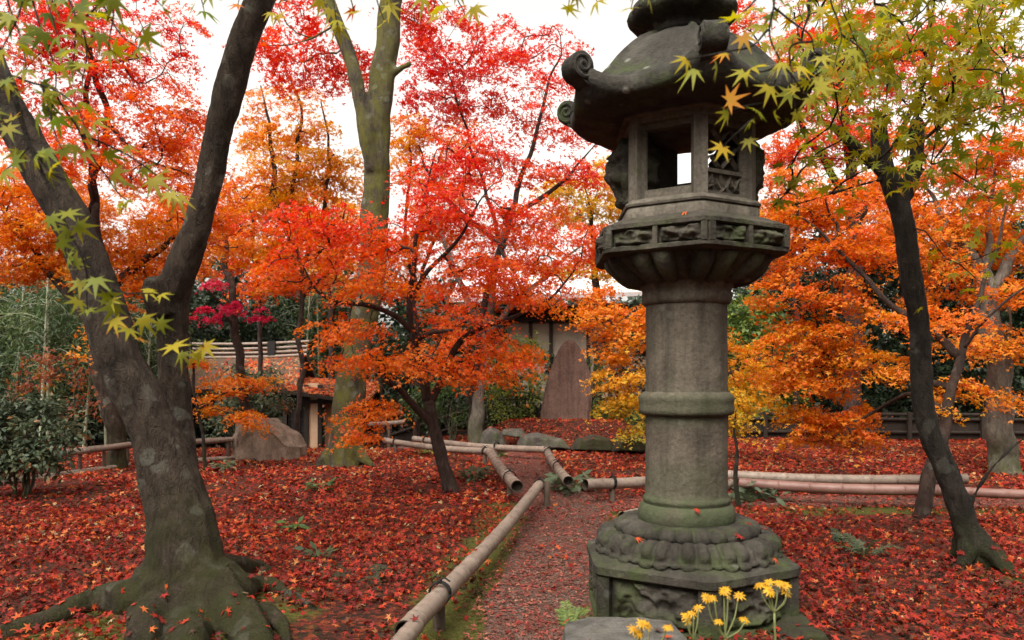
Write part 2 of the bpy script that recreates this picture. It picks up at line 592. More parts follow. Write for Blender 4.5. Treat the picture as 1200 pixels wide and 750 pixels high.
def foliage(centers, dirs, heart, spec, tintf):
    """spec: dict(s=cluster radius, n=leaves per cluster, size, tmpl, tilt, droop)"""
    s, n, size = spec['s'], spec['n'], spec['size']
    C = len(centers)
    sr = s * RNG.uniform(0.65, 1.3, C)
    k = np.repeat(np.arange(C), n)
    out = centers - heart
    out[:, 2] *= 0.3
    out /= np.linalg.norm(out, axis=1)[:, None] + 1e-6
    cn = np.array([0, 0, 1.0]) + out * spec.get('lean', 0.25) + RNG.normal(size=(C, 3)) * 0.22
    cn /= np.linalg.norm(cn, axis=1)[:, None]
    a = np.cross(cn, RNG.normal(size=(C, 3))); a /= np.linalg.norm(a, axis=1)[:, None]
    b = np.cross(cn, a)
    m = len(k)
    th = RNG.uniform(0, 2 * math.pi, m); rr = np.sqrt(RNG.uniform(0, 1, m)) * RNG.uniform(0.75, 1.15, m)
    lob = 1 + 0.35 * np.sin(3 * th + k * 1.7)
    rr = rr * lob
    q = (np.cos(th) * rr)[:, None] * a[k] + (np.sin(th) * rr)[:, None] * b[k] * 0.85
    q = q * sr[k][:, None] + cn[k] * (RNG.normal(size=m) * spec.get('thick', 0.16) * sr[k])[:, None]
    q[:, 2] -= spec.get('droop', 0.25) * (rr ** 2) * sr[k]
    pos = centers[k] + q
    nrm = cn[k] + RNG.normal(size=(m, 3)) * spec.get('tilt', 0.5)
    hang = q / (np.linalg.norm(q, axis=1)[:, None] + 1e-6) + np.array([0, 0, -0.5])
    tint = tintf(centers)[k] + RNG.normal(size=m) * spec.get('jit', 0.10)
    sz = size * RNG.uniform(0.65, 1.25, m)
    return leaf_arrays(pos, sz, nrm, tint, spec['tmpl'], hang=hang)

def zgrad(z0, z1, a, b, nse=0.18, sc=0.9, off=0.0):
    def f(c):
        t = np.clip((c[:, 2] - z0) / (z1 - z0), 0, 1)
        nn = np.array([nz(x[0] + off, x[1], x[2], sc) for x in c])
        return a + (b - a) * t + nse * nn + RNG.normal(size=len(c)) * nse * 0.35
    return f

def tree(name, label, cat, group, limbs, pads, spec, tintf, bark, leafm, ok_z=0.9, rmin=0.005, nseg=7,
         base=None, hi=None, crown='crown', extra=None, fused=None, up=0.12, trunk_name='trunk', wob=0.11):
    """limbs: list of (points, radii[, branchable]). fused: (voxel, smooth, amp, scale) melts the limbs into one skin"""
    b0 = np.array(limbs[0][0][0], float) if base is None else np.array(base, float)
    root = thing(name, label, cat, b0, group)
    mb = MB()
    LP, LR, LK, LD = [], [], [], []
    for i, lm in enumerate(limbs):
        pts = spline(lm[0], nseg)
        rad = np.interp(np.linspace(0, 1, len(pts)), np.linspace(0, 1, len(lm[1])), lm[1])
        if i > 0 or True:
            j = np.array([[nz(p[0] * 2 + i, p[1] * 2, p[2] * 2), nz(p[0] * 2, p[1] * 2 + i, p[2] * 2 + 9), 0] for p in pts])
            pts = pts + j * (wob * (min(1.0, rad.max() * 6) if fused else 1.0))
        mb.tube(pts, rad, 12 if rad.max() > 0.05 else 7, wob=0.10 if fused else 0.14, seed=i)
        d = np.gradient(pts, axis=0); d /= np.linalg.norm(d, axis=1)[:, None] + 1e-9
        LP.append(pts); LR.append(rad); LD.append(d)
        k = (pts[:, 2] > b0[2] + ok_z)
        if len(lm) > 2 and not lm[2]: k[:] = False
        LK.append(k)
    if extra: extra(mb)
    if fused: mb = fuse(mb, *fused)
    LP, LR, LK, LD = np.concatenate(LP), np.concatenate(LR), np.concatenate(LK), np.concatenate(LD)
    if not LK.any(): LK[-3:] = True
    if pads is not None and len(pads):
        c = in_pads(pads) if isinstance(pads, list) else pads
        tw, dirs = grow(LP, LR, LK, LD, c, rmin, up=up)
        if fused:
            for p, r in tw: mb.tube(p, r, 5, caps=False)
            mb.build(trunk_name, bark, root, smooth=180)
        else:
            for p, r in tw: mb.tube(p, r, 5, caps=False)
            mb.build(trunk_name, bark, root, smooth=180)
        v, f, t = foliage(c, dirs, c.mean(axis=0), spec, tintf)
        tri_mesh(crown, v, f, t, leafm, root)
    else:
        mb.build(trunk_name, bark, root, smooth=180)
    return root

def spray(twigs, size, tintf, tmpl, step, per=1, jitter=0.05, face=0.75):
    """leaves hung in pairs along each twig, blades half turned to the light"""
    pos, hang = [], []
    for pts in twigs:
        seg = np.linalg.norm(np.diff(pts, axis=0), axis=1)
        L = np.concatenate([[0], np.cumsum(seg)])
        s = step * 0.6
        side = 1
        while s < L[-1]:
            p = np.array([np.interp(s, L, pts[:, k]) for k in range(3)])
            d = np.array([np.interp(min(s + .02, L[-1]), L, pts[:, k]) - np.interp(max(s - .02, 0), L, pts[:, k]) for k in range(3)])
            d /= np.linalg.norm(d) + 1e-9
            for q in range(per):
                sd = np.cross(d, RNG.normal(size=3)); sd /= np.linalg.norm(sd)
                pos.append(p + sd * RNG.uniform(0.3, 1.0) * jitter)
                hang.append(sd * 0.8 + d * 0.6 + np.array([0, 0, -0.7]))
            s += step * RNG.uniform(0.6, 1.4)
        pos.append(pts[-1]); hang.append(d + np.array([0, 0, -0.6]))
    pos = np.array(pos); hang = np.array(hang)
    n = len(pos)
    nrm = RNG.normal(size=(n, 3)) * 0.5 + np.array([0, -face, 0.55])
    return leaf_arrays(pos, size * RNG.uniform(0.7, 1.2, n), nrm, tintf(pos), tmpl, hang=hang)

# ------------------------------------------------------------------ leaf colours (what the leaves are, not how they are lit)
CRIMSON, SCARLET, VERMIL = (0.42, 0.012, 0.022), (0.56, 0.022, 0.014), (0.60, 0.060, 0.012)
ORANGE, AMBER, GOLD, LIME = (0.62, 0.14, 0.012), (0.62, 0.23, 0.016), (0.62, 0.36, 0.022), (0.36, 0.36, 0.03)
L_RED = leaf_mat('red maple leaves', [(0, (0.66, 0.19, 0.02)), (0.3, (0.66, 0.115, 0.02)), (0.6, (0.64, 0.048, 0.022)), (0.85, (0.58, 0.022, 0.026)), (1, (0.50, 0.018, 0.035))], 0.52)
L_ORANGE = leaf_mat('orange maple leaves', [(0, GOLD), (0.3, AMBER), (0.6, ORANGE), (1, VERMIL)])
L_YELLOW = leaf_mat('yellow maple leaves', [(0, (0.30, 0.28, 0.03)), (0.35, GOLD), (0.7, AMBER), (1, ORANGE)])
L_LIME = leaf_mat('yellow green maple leaves', [(0, (0.09, 0.15, 0.02)), (0.4, (0.20, 0.23, 0.02)), (0.72, (0.42, 0.34, 0.022)), (0.9, (0.6, 0.2, 0.02)), (1, (0.5, 0.06, 0.02))], 0.5)
L_PINK = leaf_mat('crimson pink maple leaves', [(0, (0.5, 0.03, 0.05)), (1, (0.62, 0.03, 0.11))])
L_DARK = leaf_mat('dark evergreen leaves', [(0, (0.009, 0.018, 0.008)), (0.5, (0.020, 0.038, 0.014)), (1, (0.048, 0.078, 0.024))], 0.2, 0.5)
L_GREEN = leaf_mat('green leaves', [(0, (0.03, 0.07, 0.02)), (0.5, (0.07, 0.13, 0.03)), (1, (0.22, 0.27, 0.045))], 0.35, 0.5)
L_GREY = leaf_mat('grey green leaves', [(0, (0.036, 0.060, 0.032)), (0.6, (0.080, 0.110, 0.058)), (0.9, (0.14, 0.15, 0.07)), (1, (0.3, 0.10, 0.03))], 0.25, 0.5)
L_BAMBOO = leaf_mat('bamboo leaves', [(0, (0.028, 0.052, 0.020)), (0.6, (0.062, 0.105, 0.036)), (1, (0.14, 0.17, 0.06))], 0.35, 0.4)
L_LITTER = leaf_mat('fallen maple leaves', [(0, (0.024, 0.012, 0.008)), (0.09, (0.13, 0.055, 0.026)), (0.20, (0.085, 0.014, 0.012)), (0.42, (0.23, 0.018, 0.014)), (0.64, (0.38, 0.036, 0.016)), (0.80, (0.46, 0.090, 0.020)), (0.93, (0.46, 0.18, 0.05)), (1, (0.38, 0.27, 0.15))], 0.12, 0.15)
L_PATHLEAF = leaf_mat('trodden fallen leaves', [(0, (0.08, 0.03, 0.022)), (0.4, (0.21, 0.034, 0.028)), (0.7, (0.31, 0.075, 0.052)), (1, (0.42, 0.17, 0.10))], 0.1, 0.3)

B_GREY = bark_mat('grey brown bark', (0.016, 0.011, 0.008), (0.098, 0.074, 0.056), moss_h=0.95, moss_amt=0.85, mosscol=(0.036, 0.040, 0.008), lichen=0.42, bumps=1.0)
B_DARK = bark_mat('dark wet bark', (0.007, 0.006, 0.005), (0.045, 0.037, 0.030), moss_h=0.5, moss_amt=0.7, mosscol=(0.035, 0.045, 0.012), lichen=0.15)
B_MAPLE = bark_mat('dark maple bark', (0.016, 0.010, 0.009), (0.075, 0.048, 0.040), lichen=0.1)
B_MOSSY = bark_mat('moss covered bark', (0.022, 0.018, 0.013), (0.095, 0.080, 0.062), moss_amt=0.9, mosscol=(0.092, 0.088, 0.016), mossnoise=0.76, lichen=0.5)
B_PALE = bark_mat('pale grey bark', (0.07, 0.065, 0.055), (0.24, 0.22, 0.19), moss_h=0.9, moss_amt=0.7, lichen=0.5)
B_BROWN = bark_mat('red brown bark', (0.016, 0.010, 0.008), (0.068, 0.042, 0.032), lichen=0.2)

# ------------------------------------------------------------------ ground, path
def axis(fine0, fine1, step, far0, far1):
    a = list(np.arange(fine0, fine1 + 1e-6, step))
    d = step
    while a[-1] < far1:
        d = min(d * 1.25, 12); a.append(a[-1] + d)
    d = step
    while a[0] > far0:
        d = min(d * 1.25, 12); a.insert(0, a[0] - d)
    return np.array(a)

PATH_MAIN = [(0.14, 0.6, 0.50), (0.17, 2.5, 0.52), (0.22, 4.0, 0.52), (0.31, 5.5, 0.53), (0.45, 7.0, 0.53), (0.60, 8.6, 0.54), (0.60, 9.9, 0.56),
             (0.38, 11.4, 0.50), (0.22, 13.4, 0.50), (-0.15, 15.4, 0.60), (-1.4, 16.9, 0.55), (-3.2, 17.6, 0.5), (-5.5, 18.2, 0.5)]
PATH_SIDE = [(0.5, 9.2, 0.35), (1.5, 9.55, 0.45), (2.8, 9.75, 0.42), (4.5, 9.7, 0.42), (6.5, 9.45, 0.42), (9.0, 9.2, 0.42), (12.5, 9.0, 0.42)]
def pathline(p):
    p = np.array(p)
    return spline(p, 14)
PM, PS = pathline(PATH_MAIN), pathline(PATH_SIDE)
def path_d(x, y):
    """signed distance outside the path's edge (negative on the path)"""
    x = np.asarray(x, float); y = np.asarray(y, float)
    best = np.full(x.shape, 99.0)
    for L in (PM, PS):
        for (a, b, wd) in L:
            best = np.minimum(best, np.hypot(x - a, y - b) - wd)
    return best

xs = axis(-9, 9, 0.14, -160, 160)
ys = axis(1.0, 21, 0.14, -60, 260)
gx, gy = np.meshgrid(xs, ys)
gz = np.array([[ground_z(x, y) for x in xs] for y in ys])
pdist = np.full(gx.shape, 99.0)
near = (abs(gx) < 13) & (gy > 0) & (gy < 20)
pdist[near] = path_d(gx[near], gy[near])
gmb = MB()
ny, nx = gx.shape
idx = np.arange(nx * ny).reshape(ny, nx)
gmb.add(np.stack([gx.ravel(), gy.ravel(), gz.ravel()], 1),
        np.stack([idx[:-1, :-1], idx[:-1, 1:], idx[1:, 1:], idx[1:, :-1]], -1).reshape(-1, 4).tolist())
# moss grows along the path's edges and at the foot of the big tree
moss = np.exp(-np.clip(np.abs(pdist - 0.16) / 0.34, 0, 9) ** 2) * (gy < 9.6)
moss = np.maximum(moss, 0.9 * np.exp(-(np.hypot(gx + 2.1, gy - 4.9) / 1.0) ** 2))
moss = np.maximum(moss, 0.6 * np.exp(-(np.hypot(gx - 3.9, gy - 6.2) / 0.6) ** 2))

m, t, b = newmat('leaf strewn soil')
v = objvec(t)
vo = N(t, 'ShaderNodeTexVoronoi'); vo.inputs['Scale'].default_value = 30
nv = N(t, 'ShaderNodeTexNoise'); nv.inputs['Scale'].default_value = 20
t.links.new(v, nv.inputs['Vector'])
sc_ = N(t, 'ShaderNodeVectorMath'); sc_.operation = 'SCALE'; sc_.inputs['Scale'].default_value = 0.06
t.links.new(nv.outputs['Color'], sc_.inputs[0])
va = N(t, 'ShaderNodeVectorMath'); va.operation = 'ADD'
t.links.new(v, va.inputs[0]); t.links.new(sc_.outputs[0], va.inputs[1])
t.links.new(va.outputs[0], vo.inputs['Vector'])
sp = N(t, 'ShaderNodeSeparateColor'); t.links.new(vo.outputs['Color'], sp.inputs[0])
col = ramp(t, sp.outputs[0], [(0.0, (0.016, 0.010, 0.007)), (0.45, (0.045, 0.018, 0.011)), (0.75, (0.10, 0.018, 0.013)), (0.95, (0.19, 0.04, 0.016))])
at = N(t, 'ShaderNodeAttribute'); at.attribute_name = 'moss'
mn = tex_noise(t, v, 3.2, 6, 0.7)
mk = ramp(t, mth(t, 'ADD', at.outputs['Fac'], mth(t, 'MULTIPLY', mth(t, 'SUBTRACT', mn, 0.5), 1.5)), [(0.38, (0, 0, 0)), (0.62, (0.95,) * 3)])
mc = ramp(t, tex_noise(t, v, 45, 5, 0.7), [(0.3, (0.030, 0.034, 0.008)), (0.7, (0.105, 0.105, 0.022))])
col = mixc(t, mk, col, mc)
# trodden brown earth shows through in patches
col = mixc(t, ramp(t, tex_noise(t, v, 1.1, 6, 0.7), [(0.58, (0, 0, 0)), (0.72, (0.55,) * 3)]), col, (0.05, 0.030, 0.020))
t.links.new(col, b.inputs['Base Color']); b.inputs['Roughness'].default_value = 0.95
b.inputs['Specular IOR Level'].default_value = 0.15
bump(t, b, mth(t, 'ADD', vo.outputs['Distance'], tex_noise(t, v, 40, 5, 0.7)), 0.6, 0.03)
ground = gmb.build('ground', m, smooth=180)
ground['kind'] = 'structure'
a_ = ground.data.attributes.new('moss', 'FLOAT', 'POINT')
a_.data.foreach_set('value', moss.ravel().astype(np.float32))

# the gravel path, a sheet lying just on the soil with a ragged edge
m, t, b = newmat('pinkish path gravel')
v = objvec(t)
vo = N(t, 'ShaderNodeTexVoronoi'); vo.inputs['Scale'].default_value = 55
t.links.new(v, vo.inputs['Vector'])
sp = N(t, 'ShaderNodeSeparateColor'); t.links.new(vo.outputs['Color'], sp.inputs[0])
col = ramp(t, sp.outputs[1], [(0.0, (0.035, 0.022, 0.016)), (0.5, (0.105, 0.068, 0.052)), (1.0, (0.24, 0.17, 0.14))])
col = mixc(t, ramp(t, tex_noise(t, v, 1.6, 7, 0.7), [(0.4, (0.1,) * 3), (0.7, (0.75,) * 3)]), col, (0.15, 0.052, 0.038))
mn = tex_noise(t, v, 2.4, 7, 0.7)
at = N(t, 'ShaderNodeAttribute'); at.attribute_name = 'edge'
mk = ramp(t, mth(t, 'ADD', at.outputs['Fac'], mth(t, 'MULTIPLY', mth(t, 'SUBTRACT', mn, 0.5), 1.2)), [(0.55, (0, 0, 0)), (0.85, (0.9,) * 3)])
col = mixc(t, mk, col, (0.060, 0.060, 0.016))
t.links.new(col, b.inputs['Base Color']); b.inputs['Roughness'].default_value = 0.95
b.inputs['Specular IOR Level'].default_value = 0.15
bump(t, b, mth(t, 'ADD', vo.outputs['Distance'], tex_noise(t, v, 9, 7, 0.75)), 0.9, 0.03)
def path_sheet(L, name, lift):
    mb = MB(); K = 9; vs, ed = [], []
    for i, (x, y, wd) in enumerate(L):
        d = L[min(i + 1, len(L) - 1)][:2] - L[max(i - 1, 0)][:2]; d /= np.linalg.norm(d)
        nrm = np.array([-d[1], d[0]])
        for k in range(K):
            u = -1 + 2 * k / (K - 1)
            e = wd + 0.10 * nz(x * 1.7 + 5 * np.sign(u), y * 1.7)
            p = np.array([x, y]) + nrm * u * e
            z = ground_z(p[0], p[1]) + lift + (0.012 if abs(u) < 0.98 else -0.02)
            vs.append((p[0], p[1], z)); ed.append(abs(u) ** 3)
    f = [(i * K + k, i * K + k + 1, (i + 1) * K + k + 1, (i + 1) * K + k) for i in range(len(L) - 1) for k in range(K - 1)]
    mb.add(vs, [q[::-1] for q in f])
    o = mb.build(name, m, smooth=180); o['kind'] = 'structure'
    a = o.data.attributes.new('edge', 'FLOAT', 'POINT'); a.data.foreach_set('value', np.array(ed, np.float32))
    return o
path_sheet(PM, 'path', 0.004)
path_sheet(PS, 'path', 0.009)

# fallen leaves: nobody could count them
def litter(name, label, n, xr, yr, size, tmpl, mat, keep, tintf, tilt=0.38, lift=(0.008, 0.035)):
    x = RNG.uniform(*xr, n); y = RNG.uniform(*yr, n)
    k = np.abs(x) < 0.72 * y + 0.6
    x, y = x[k], y[k]
    k = RNG.uniform(0, 1, len(x)) < keep(x, y)
    x, y = x[k], y[k]
    z = np.array([ground_z(a, b) for a, b in zip(x, y)]) + RNG.uniform(*lift, len(x))
    pos = np.stack([x, y, z], 1)
    nrm = np.array([0, 0, 1.0]) + RNG.normal(size=(len(x), 3)) * tilt
    v, f, tt = leaf_arrays(pos, size * RNG.uniform(0.42, 1.3, len(x)), nrm, tintf(x, y), tmpl)
    o = tri_mesh(name, v, f, tt, mat)
    o['kind'] = 'stuff'; o['label'] = label; o['category'] = 'leaves'
    return o
def litter_tint(x, y):
    nn = np.array([nz(a, b, 0, 0.8) + 0.6 * nz(a, b, 4, 2.3) for a, b in zip(x, y)])
    return 0.375 + 0.019 * np.clip(y - 5, 0, 10) + 0.17 * nn + RNG.normal(size=len(x)) * 0.26
def keep_ground(x, y):
    d = path_d(x, y)
    nn = np.array([nz(a, b, 1.5, 1.1) + 0.5 * nz(a, b, 8, 3.1) for a, b in zip(x, y)])
    k = np.clip(0.80 + 1.2 * nn, 0.06, 1.0)
    k *= np.where(d < 0, 0.10, np.where((d < 0.6) & (y < 9.0), np.clip(0.16 + 1.3 * d, 0, 1), 1))
    k *= 1 - 0.35 * np.exp(-(np.hypot(x + 2.1, y - 4.8) / 0.7) ** 2)
    return k
litter('fallen_leaves', 'carpet of crimson and scarlet maple leaves lying over the near ground', 98000, (-7, 7), (3.0, 9.2), 0.039, LEAF_MID, L_LITTER, keep_ground, litter_tint, tilt=0.62, lift=(0.008, 0.05))
litter('fallen_leaves', 'carpet of bright red fallen maple leaves further back under the trees', 120000, (-14, 14), (9.2, 20), 0.052, LEAF_FAR, L_LITTER, keep_ground, litter_tint, tilt=0.45)
litter('trodden_leaves', 'small trodden pinkish red leaves scattered along the gravel path', 60000, (-1.5, 3.0), (2.5, 17), 0.026, LEAF_FAR, L_PATHLEAF,
       lambda x, y: np.where(path_d(x, y) < 0.02, np.clip(0.75 + 0.5 * np.array([nz(a, b, 2, 1.7) for a, b in zip(x, y)]), 0.2, 1), 0), lambda x, y: RNG.normal(size=len(x)) * 0.25 + 0.45, tilt=0.2, lift=(0.020, 0.03))
litter('trodden_leaves', 'trodden leaves on the side path between the two right hand bamboo rails', 14000, (1.2, 12), (8.4, 10.4), 0.034, LEAF_FAR, L_PATHLEAF,
       lambda x, y: np.where(path_d(x, y) < 0.02, 0.8, 0), lambda x, y: RNG.normal(size=len(x)) * 0.25 + 0.5, tilt=0.2, lift=(0.024, 0.034))

# ------------------------------------------------------------------ the stone lantern
LX, LY = 1.182, 5.21
LZ = 0.0
lantern = thing('stone_lantern', 'tall weathered hexagonal stone lantern with curled roof corners standing beside the path', 'stone lantern', (LX, LY, LZ))
ST_BASE = stone_mat('dark carved stone', (0.020, 0.018, 0.014), (0.055, 0.049, 0.040), (0.10, 0.090, 0.074), moss=0.35, bands=[(-0.1, 0.12, 0.8)], lichen=0.35, bumps=0.8)
ST_SHAFT = stone_mat('mottled shaft stone', (0.055, 0.045, 0.034), (0.105, 0.088, 0.068), (0.150, 0.128, 0.102), moss=0.10,
                     mosscol=(0.056, 0.072, 0.034), bands=[(0.56, 0.80, 0.85), (1.30, 1.47, 0.45), (0.8, 1.0, 0.3)], lichen=0.25, bumps=0.5)
ST_MID = stone_mat('mossy platform stone', (0.022, 0.019, 0.015), (0.060, 0.052, 0.041), (0.11, 0.096, 0.076), moss=0.36, lichen=0.4, bumps=0.8)
ST_BOX = stone_mat('fire box stone', (0.062, 0.053, 0.042), (0.125, 0.108, 0.087), (0.18, 0.158, 0.128), moss=0.2, lichen=0.3, bumps=0.6)
ST_ROOF = stone_mat('dark roof stone', (0.016, 0.015, 0.013), (0.042, 0.038, 0.032), (0.085, 0.077, 0.065), moss=0.3, lichen=0.7, bumps=0.7)
ROT = R_(-1.5)
def hexr(th, sharp=0.985):
    """radius factor of a hexagon with a corner pointing at the viewer's side (-Y)"""
    a = (th - ROT - R_(-90)) % R_(60) - R_(30)
    return math.cos(R_(30)) / math.cos(a) * (1 - (1 - sharp) * (abs(a) / R_(30)) ** 14)
def hexlathe(mb, prof, n=96, **kw):
    mb.lathe(prof, n, lambda t, k, r, z: (r * hexr(t + R_(0)), z), c=(LX, LY, LZ), **kw)
def face(k):
    """frame of face k: normal angle, outward normal, tangent"""
    a = R_(-90) + ROT + R_(30) + k * R_(60)
    return a, np.array([math.cos(a), math.sin(a), 0]), np.array([-math.sin(a), math.cos(a), 0])
C0 = np.array([LX, LY, LZ])
def relief(mb, k, r, u0, u1, z0, z1, fn, nu=56, nv=30):
    a, nn, tt = face(k)
    def g(u, v_):
        uu, zz = u0 + (u1 - u0) * u, z0 + (z1 - z0) * v_
        edge = min(1.0, min(u, 1 - u, v_, 1 - v_) * 9)
        d = r + fn(uu + k * 3.1, zz) * edge
        return C0 + nn * d + tt * uu + np.array([0, 0, zz])
    mb.grid(g, nu, nv)
def waves(u, z):
    """carved clouds, waves and coiling bodies"""
    wx = u + 0.10 * nz(u * 5, z * 5, 1.0) + 0.05 * nz(u * 13, z * 13, 2.0)
    wz = z + 0.10 * nz(u * 5, z * 5, 6.0) + 0.05 * nz(u * 13, z * 13, 9.0)
    coil = math.sin(wz * 46 + 2.2 * math.sin(wx * 13)) * 0.5 + 0.5
    body = max(0.0, nz(wx * 4.5, wz * 8, 3.0) + 0.25)
    return 0.004 + 0.040 * coil * (0.3 + body) + 0.060 * body + 0.022 * abs(nz(u * 22, z * 22, 4))

# base: a hexagonal block with framed carved panels
mb = MB()
hexlathe(mb, [(0.66, -0.15), (0.66, 0.36), (0.55, 0.37)], cap0=False, cap1=False)
hexlathe(mb, [(0.738, -0.15), (0.738, 0.045), (0.724, 0.06), (0.652, 0.062)], cap0=False, cap1=False)
hexlathe(mb, [(0.652, 0.325), (0.728, 0.330), (0.752, 0.345), (0.752, 0.392), (0.733, 0.402), (0.62, 0.430), (0.4, 0.432)], cap0=False)
for k in range(6):
    a, nn, tt = face(k)
    s = 0.80
    for sgn in (-1, 1):
        mb.box(C0 + nn * (0.655 * math.cos(R_(30)) + 0.028) + tt * sgn * (0.738 / 2 - 0.045) + np.array([0, 0, 0.193]), (0.075, 0.075, 0.275), Matrix.Rotation(a, 4, 'Z'))
base = mb.build('base', ST_BASE, lantern, smooth=40)
mb = MB()
for k in range(6):
    relief(mb, k, 0.66 * math.cos(R_(30)) + 0.004, -0.292, 0.292, 0.064, 0.328, waves, 70, 34)
mb.build('carved_panel', ST_BASE, base, smooth=180)

# lotus plinth: double lobed petals over a ring of beads
def petals(n, amp, prof_env, tip=0.0, ph=0.0, lobes=2, prof=None):
    if prof is not None:
        q_ = np.gradient(np.array(prof), axis=0); nn_ = np.stack([q_[:, 1], -q_[:, 0]], 1); nn_ /= np.linalg.norm(nn_, axis=1)[:, None]
    else: nn_ = None
    def rf(t, k, r, z):
        u = ((t + ph) / (2 * math.pi) * n) % 1.0
        e = prof_env[k]
        x = abs(u - 0.5) * 2
        if lobes == 2:
            q = abs(x - 0.36) / 0.36
            d = math.sqrt(max(0.0, 1 - min(q, 1.0) ** 2)) if x < 0.72 else 0.5 * math.sin((x - 0.72) / 0.28 * math.pi / 2) ** 0.7
        else:
            d = math.sqrt(max(0.0, 1 - x * x))
        if nn_ is not None:
            return r + nn_[k][0] * amp * e * (d - 0.45), z + nn_[k][1] * amp * e * (d - 0.45)
        return r + amp * e * d, z + tip * e * (1 - x)
    return rf
mb = MB()
pr = [(0.610, .418), (0.628, .430), (0.632, .442), (0.622, .452), (0.608, .462), (0.606, .485), (0.598, .508), (0.578, .530), (0.545, .548), (0.510, .556), (0.46, .556)]
pr = [(r * 0.95, z) for r, z in pr]
en = [0.55, 0.55, 0.5, 0.15, 0.5, 0.95, 1.0, 0.95, 0.7, 0.25, 0]
mb.lathe(pr, 384, petals(14, 0.075, en, 0.0, 0.12, prof=pr), cap0=False, cap1=False, c=C0)
pr2 = [(0.455, .550), (0.478, .556), (0.486, .570), (0.484, .588), (0.468, .606), (0.440, .620), (0.405, .628), (0.36, .630), (0.30, .630)]
pr2 = [(r * 0.95, z) for r, z in pr2]
en2 = [0.2, 0.7, 1, 1, 1, .8, .4, 0, 0]
mb.lathe(pr2, 384, petals(26, 0.042, en2, lobes=1, prof=pr2), cap0=False, c=C0)
mb.build('lotus_plinth', ST_BASE, lantern, smooth=180, rough=(0.006, 14))

# shaft with its rings
mb = MB()
pr = [(0.318, .600), (0.334, .622), (0.342, .655), (0.340, .690), (0.328, .722), (0.312, .738), (0.303, .742), (0.303, .752), (0.310, .760), (0.309, .776), (0.296, .790), (0.290, .80)]
pr += [(0.289, z) for z in np.linspace(.84, 1.31, 14)]
pr += [(0.292, 1.332), (0.318, 1.338), (0.332, 1.352), (0.334, 1.372), (0.331, 1.40), (0.332, 1.425), (0.337, 1.445), (0.330, 1.468), (0.306, 1.484), (0.290, 1.492)]
pr += [(0.287, z) for z in np.linspace(1.53, 2.04, 14)]
pr += [(0.287, 2.070), (0.304, 2.078), (0.317, 2.10), (0.318, 2.135), (0.311, 2.160), (0.316, 2.175), (0.328, 2.19), (0.328, 2.225), (0.315, 2.235), (0.28, 2.236)]
mb.lathe([(r * 0.945, z) for r, z in pr], 96, c=C0)
mb.build('shaft', ST_SHAFT, lantern, smooth=45, rough=(0.005, 9))

# platform carried by upturned petals
mb = MB()
pr = [(0.30, 2.205), (0.345, 2.214), (0.385, 2.226), (0.43, 2.246), (0.48, 2.276), (0.525, 2.310), (0.556, 2.340), (0.575, 2.362), (0.578, 2.385), (0.5, 2.39)]
pr = [(r * 0.94, z) for r, z in pr]
en = [0, .3, .75, 1, 1, 1, 0.9, .55, 0.1, 0]
mb.lathe(pr, 384, petals(8, 0.070, en, 0.0, 0.26, prof=pr), cap0=False, cap1=False, c=C0)
hexlathe(mb, [(0.52, 2.368), (0.660, 2.372), (0.680, 2.382), (0.682, 2.404), (0.662, 2.412), (0.636, 2.413)], cap0=False, cap1=False)
hexlathe(mb, [(0.636, 2.400), (0.636, 2.525)], cap0=False, cap1=False)
hexlathe(mb, [(0.636, 2.512), (0.662, 2.514), (0.684, 2.522), (0.684, 2.548), (0.668, 2.556), (0.53, 2.612), (0.45, 2.612)], cap0=False)
for k in range(6):
    a, nn, tt = face(k)
    for off in (-0.308, 0.0, 0.308):
        mb.box(C0 + nn * (0.636 * math.cos(R_(30)) + 0.016) + tt * off + np.array([0, 0, 2.463]), (0.046, 0.040 if off else 0.032, 0.112), Matrix.Rotation(a, 4, 'Z'))
plat = mb.build('platform', ST_MID, lantern, smooth=40, rough=(0.006, 12))
mb = MB()
def beast(u, z):
    q = nz(u * 9, z * 14, 2.2) + 0.5 * nz(u * 21, z * 24, 5.1)
    return 0.004 + 0.075 * max(0, q + 0.15) + 0.02 * abs(nz(u * 34, z * 40, 3.3)) + 0.004 * math.sin(z * 130 + 5 * nz(u * 12, z * 12))
for k in range(6):
    for c in (-0.152, 0.152):
        relief(mb, k, 0.636 * math.cos(R_(30)) + 0.004, c - 0.134, c + 0.134, 2.412, 2.514, beast, 34, 16)
mb.build('carved_panel', ST_MID, plat, smooth=180)

# fire box
mb = MB()
hexlathe(mb, [(0.44, 2.605), (0.495, 2.607), (0.495, 2.672), (0.485, 2.684), (0.470, 2.690)], cap0=False, cap1=False)
hexlathe(mb, [(0.440, 2.684), (0.502, 2.690), (0.508, 2.704), (0.500, 2.716), (0.462, 2.738), (0.30, 2.740)], cap0=False)
hexlathe(mb, [(0.33, 3.226), (0.462, 3.228), (0.470, 3.236), (0.470, 3.262), (0.515, 3.268), (0.515, 3.318), (0.30, 3.320)], cap0=True)
RB, APO = 0.455, 0.455 * math.cos(R_(30))
for k in range(6):
    a = R_(-90) + ROT + k * R_(60)
    if k == 3: continue                       # the far corner is only a thin stub, see below
    p = C0 + np.array([math.cos(a), math.sin(a), 0]) * (RB - 0.045)
    mb.box(p + np.array([0, 0, 2.982]), (0.085, 0.088, 0.498), Matrix.Rotation(a, 4, 'Z'))
def panel(k, u0, u1, z0, z1, th=0.05, out=0.0):
    a, nn, tt = face(k)
    mb.box(C0 + nn * (APO - 0.035 - th / 2 + out) + tt * (u0 + u1) / 2 + np.array([0, 0, (z0 + z1) / 2]), (th, u1 - u0, z1 - z0), Matrix.Rotation(a, 4, 'Z'))
W_ = 0.19
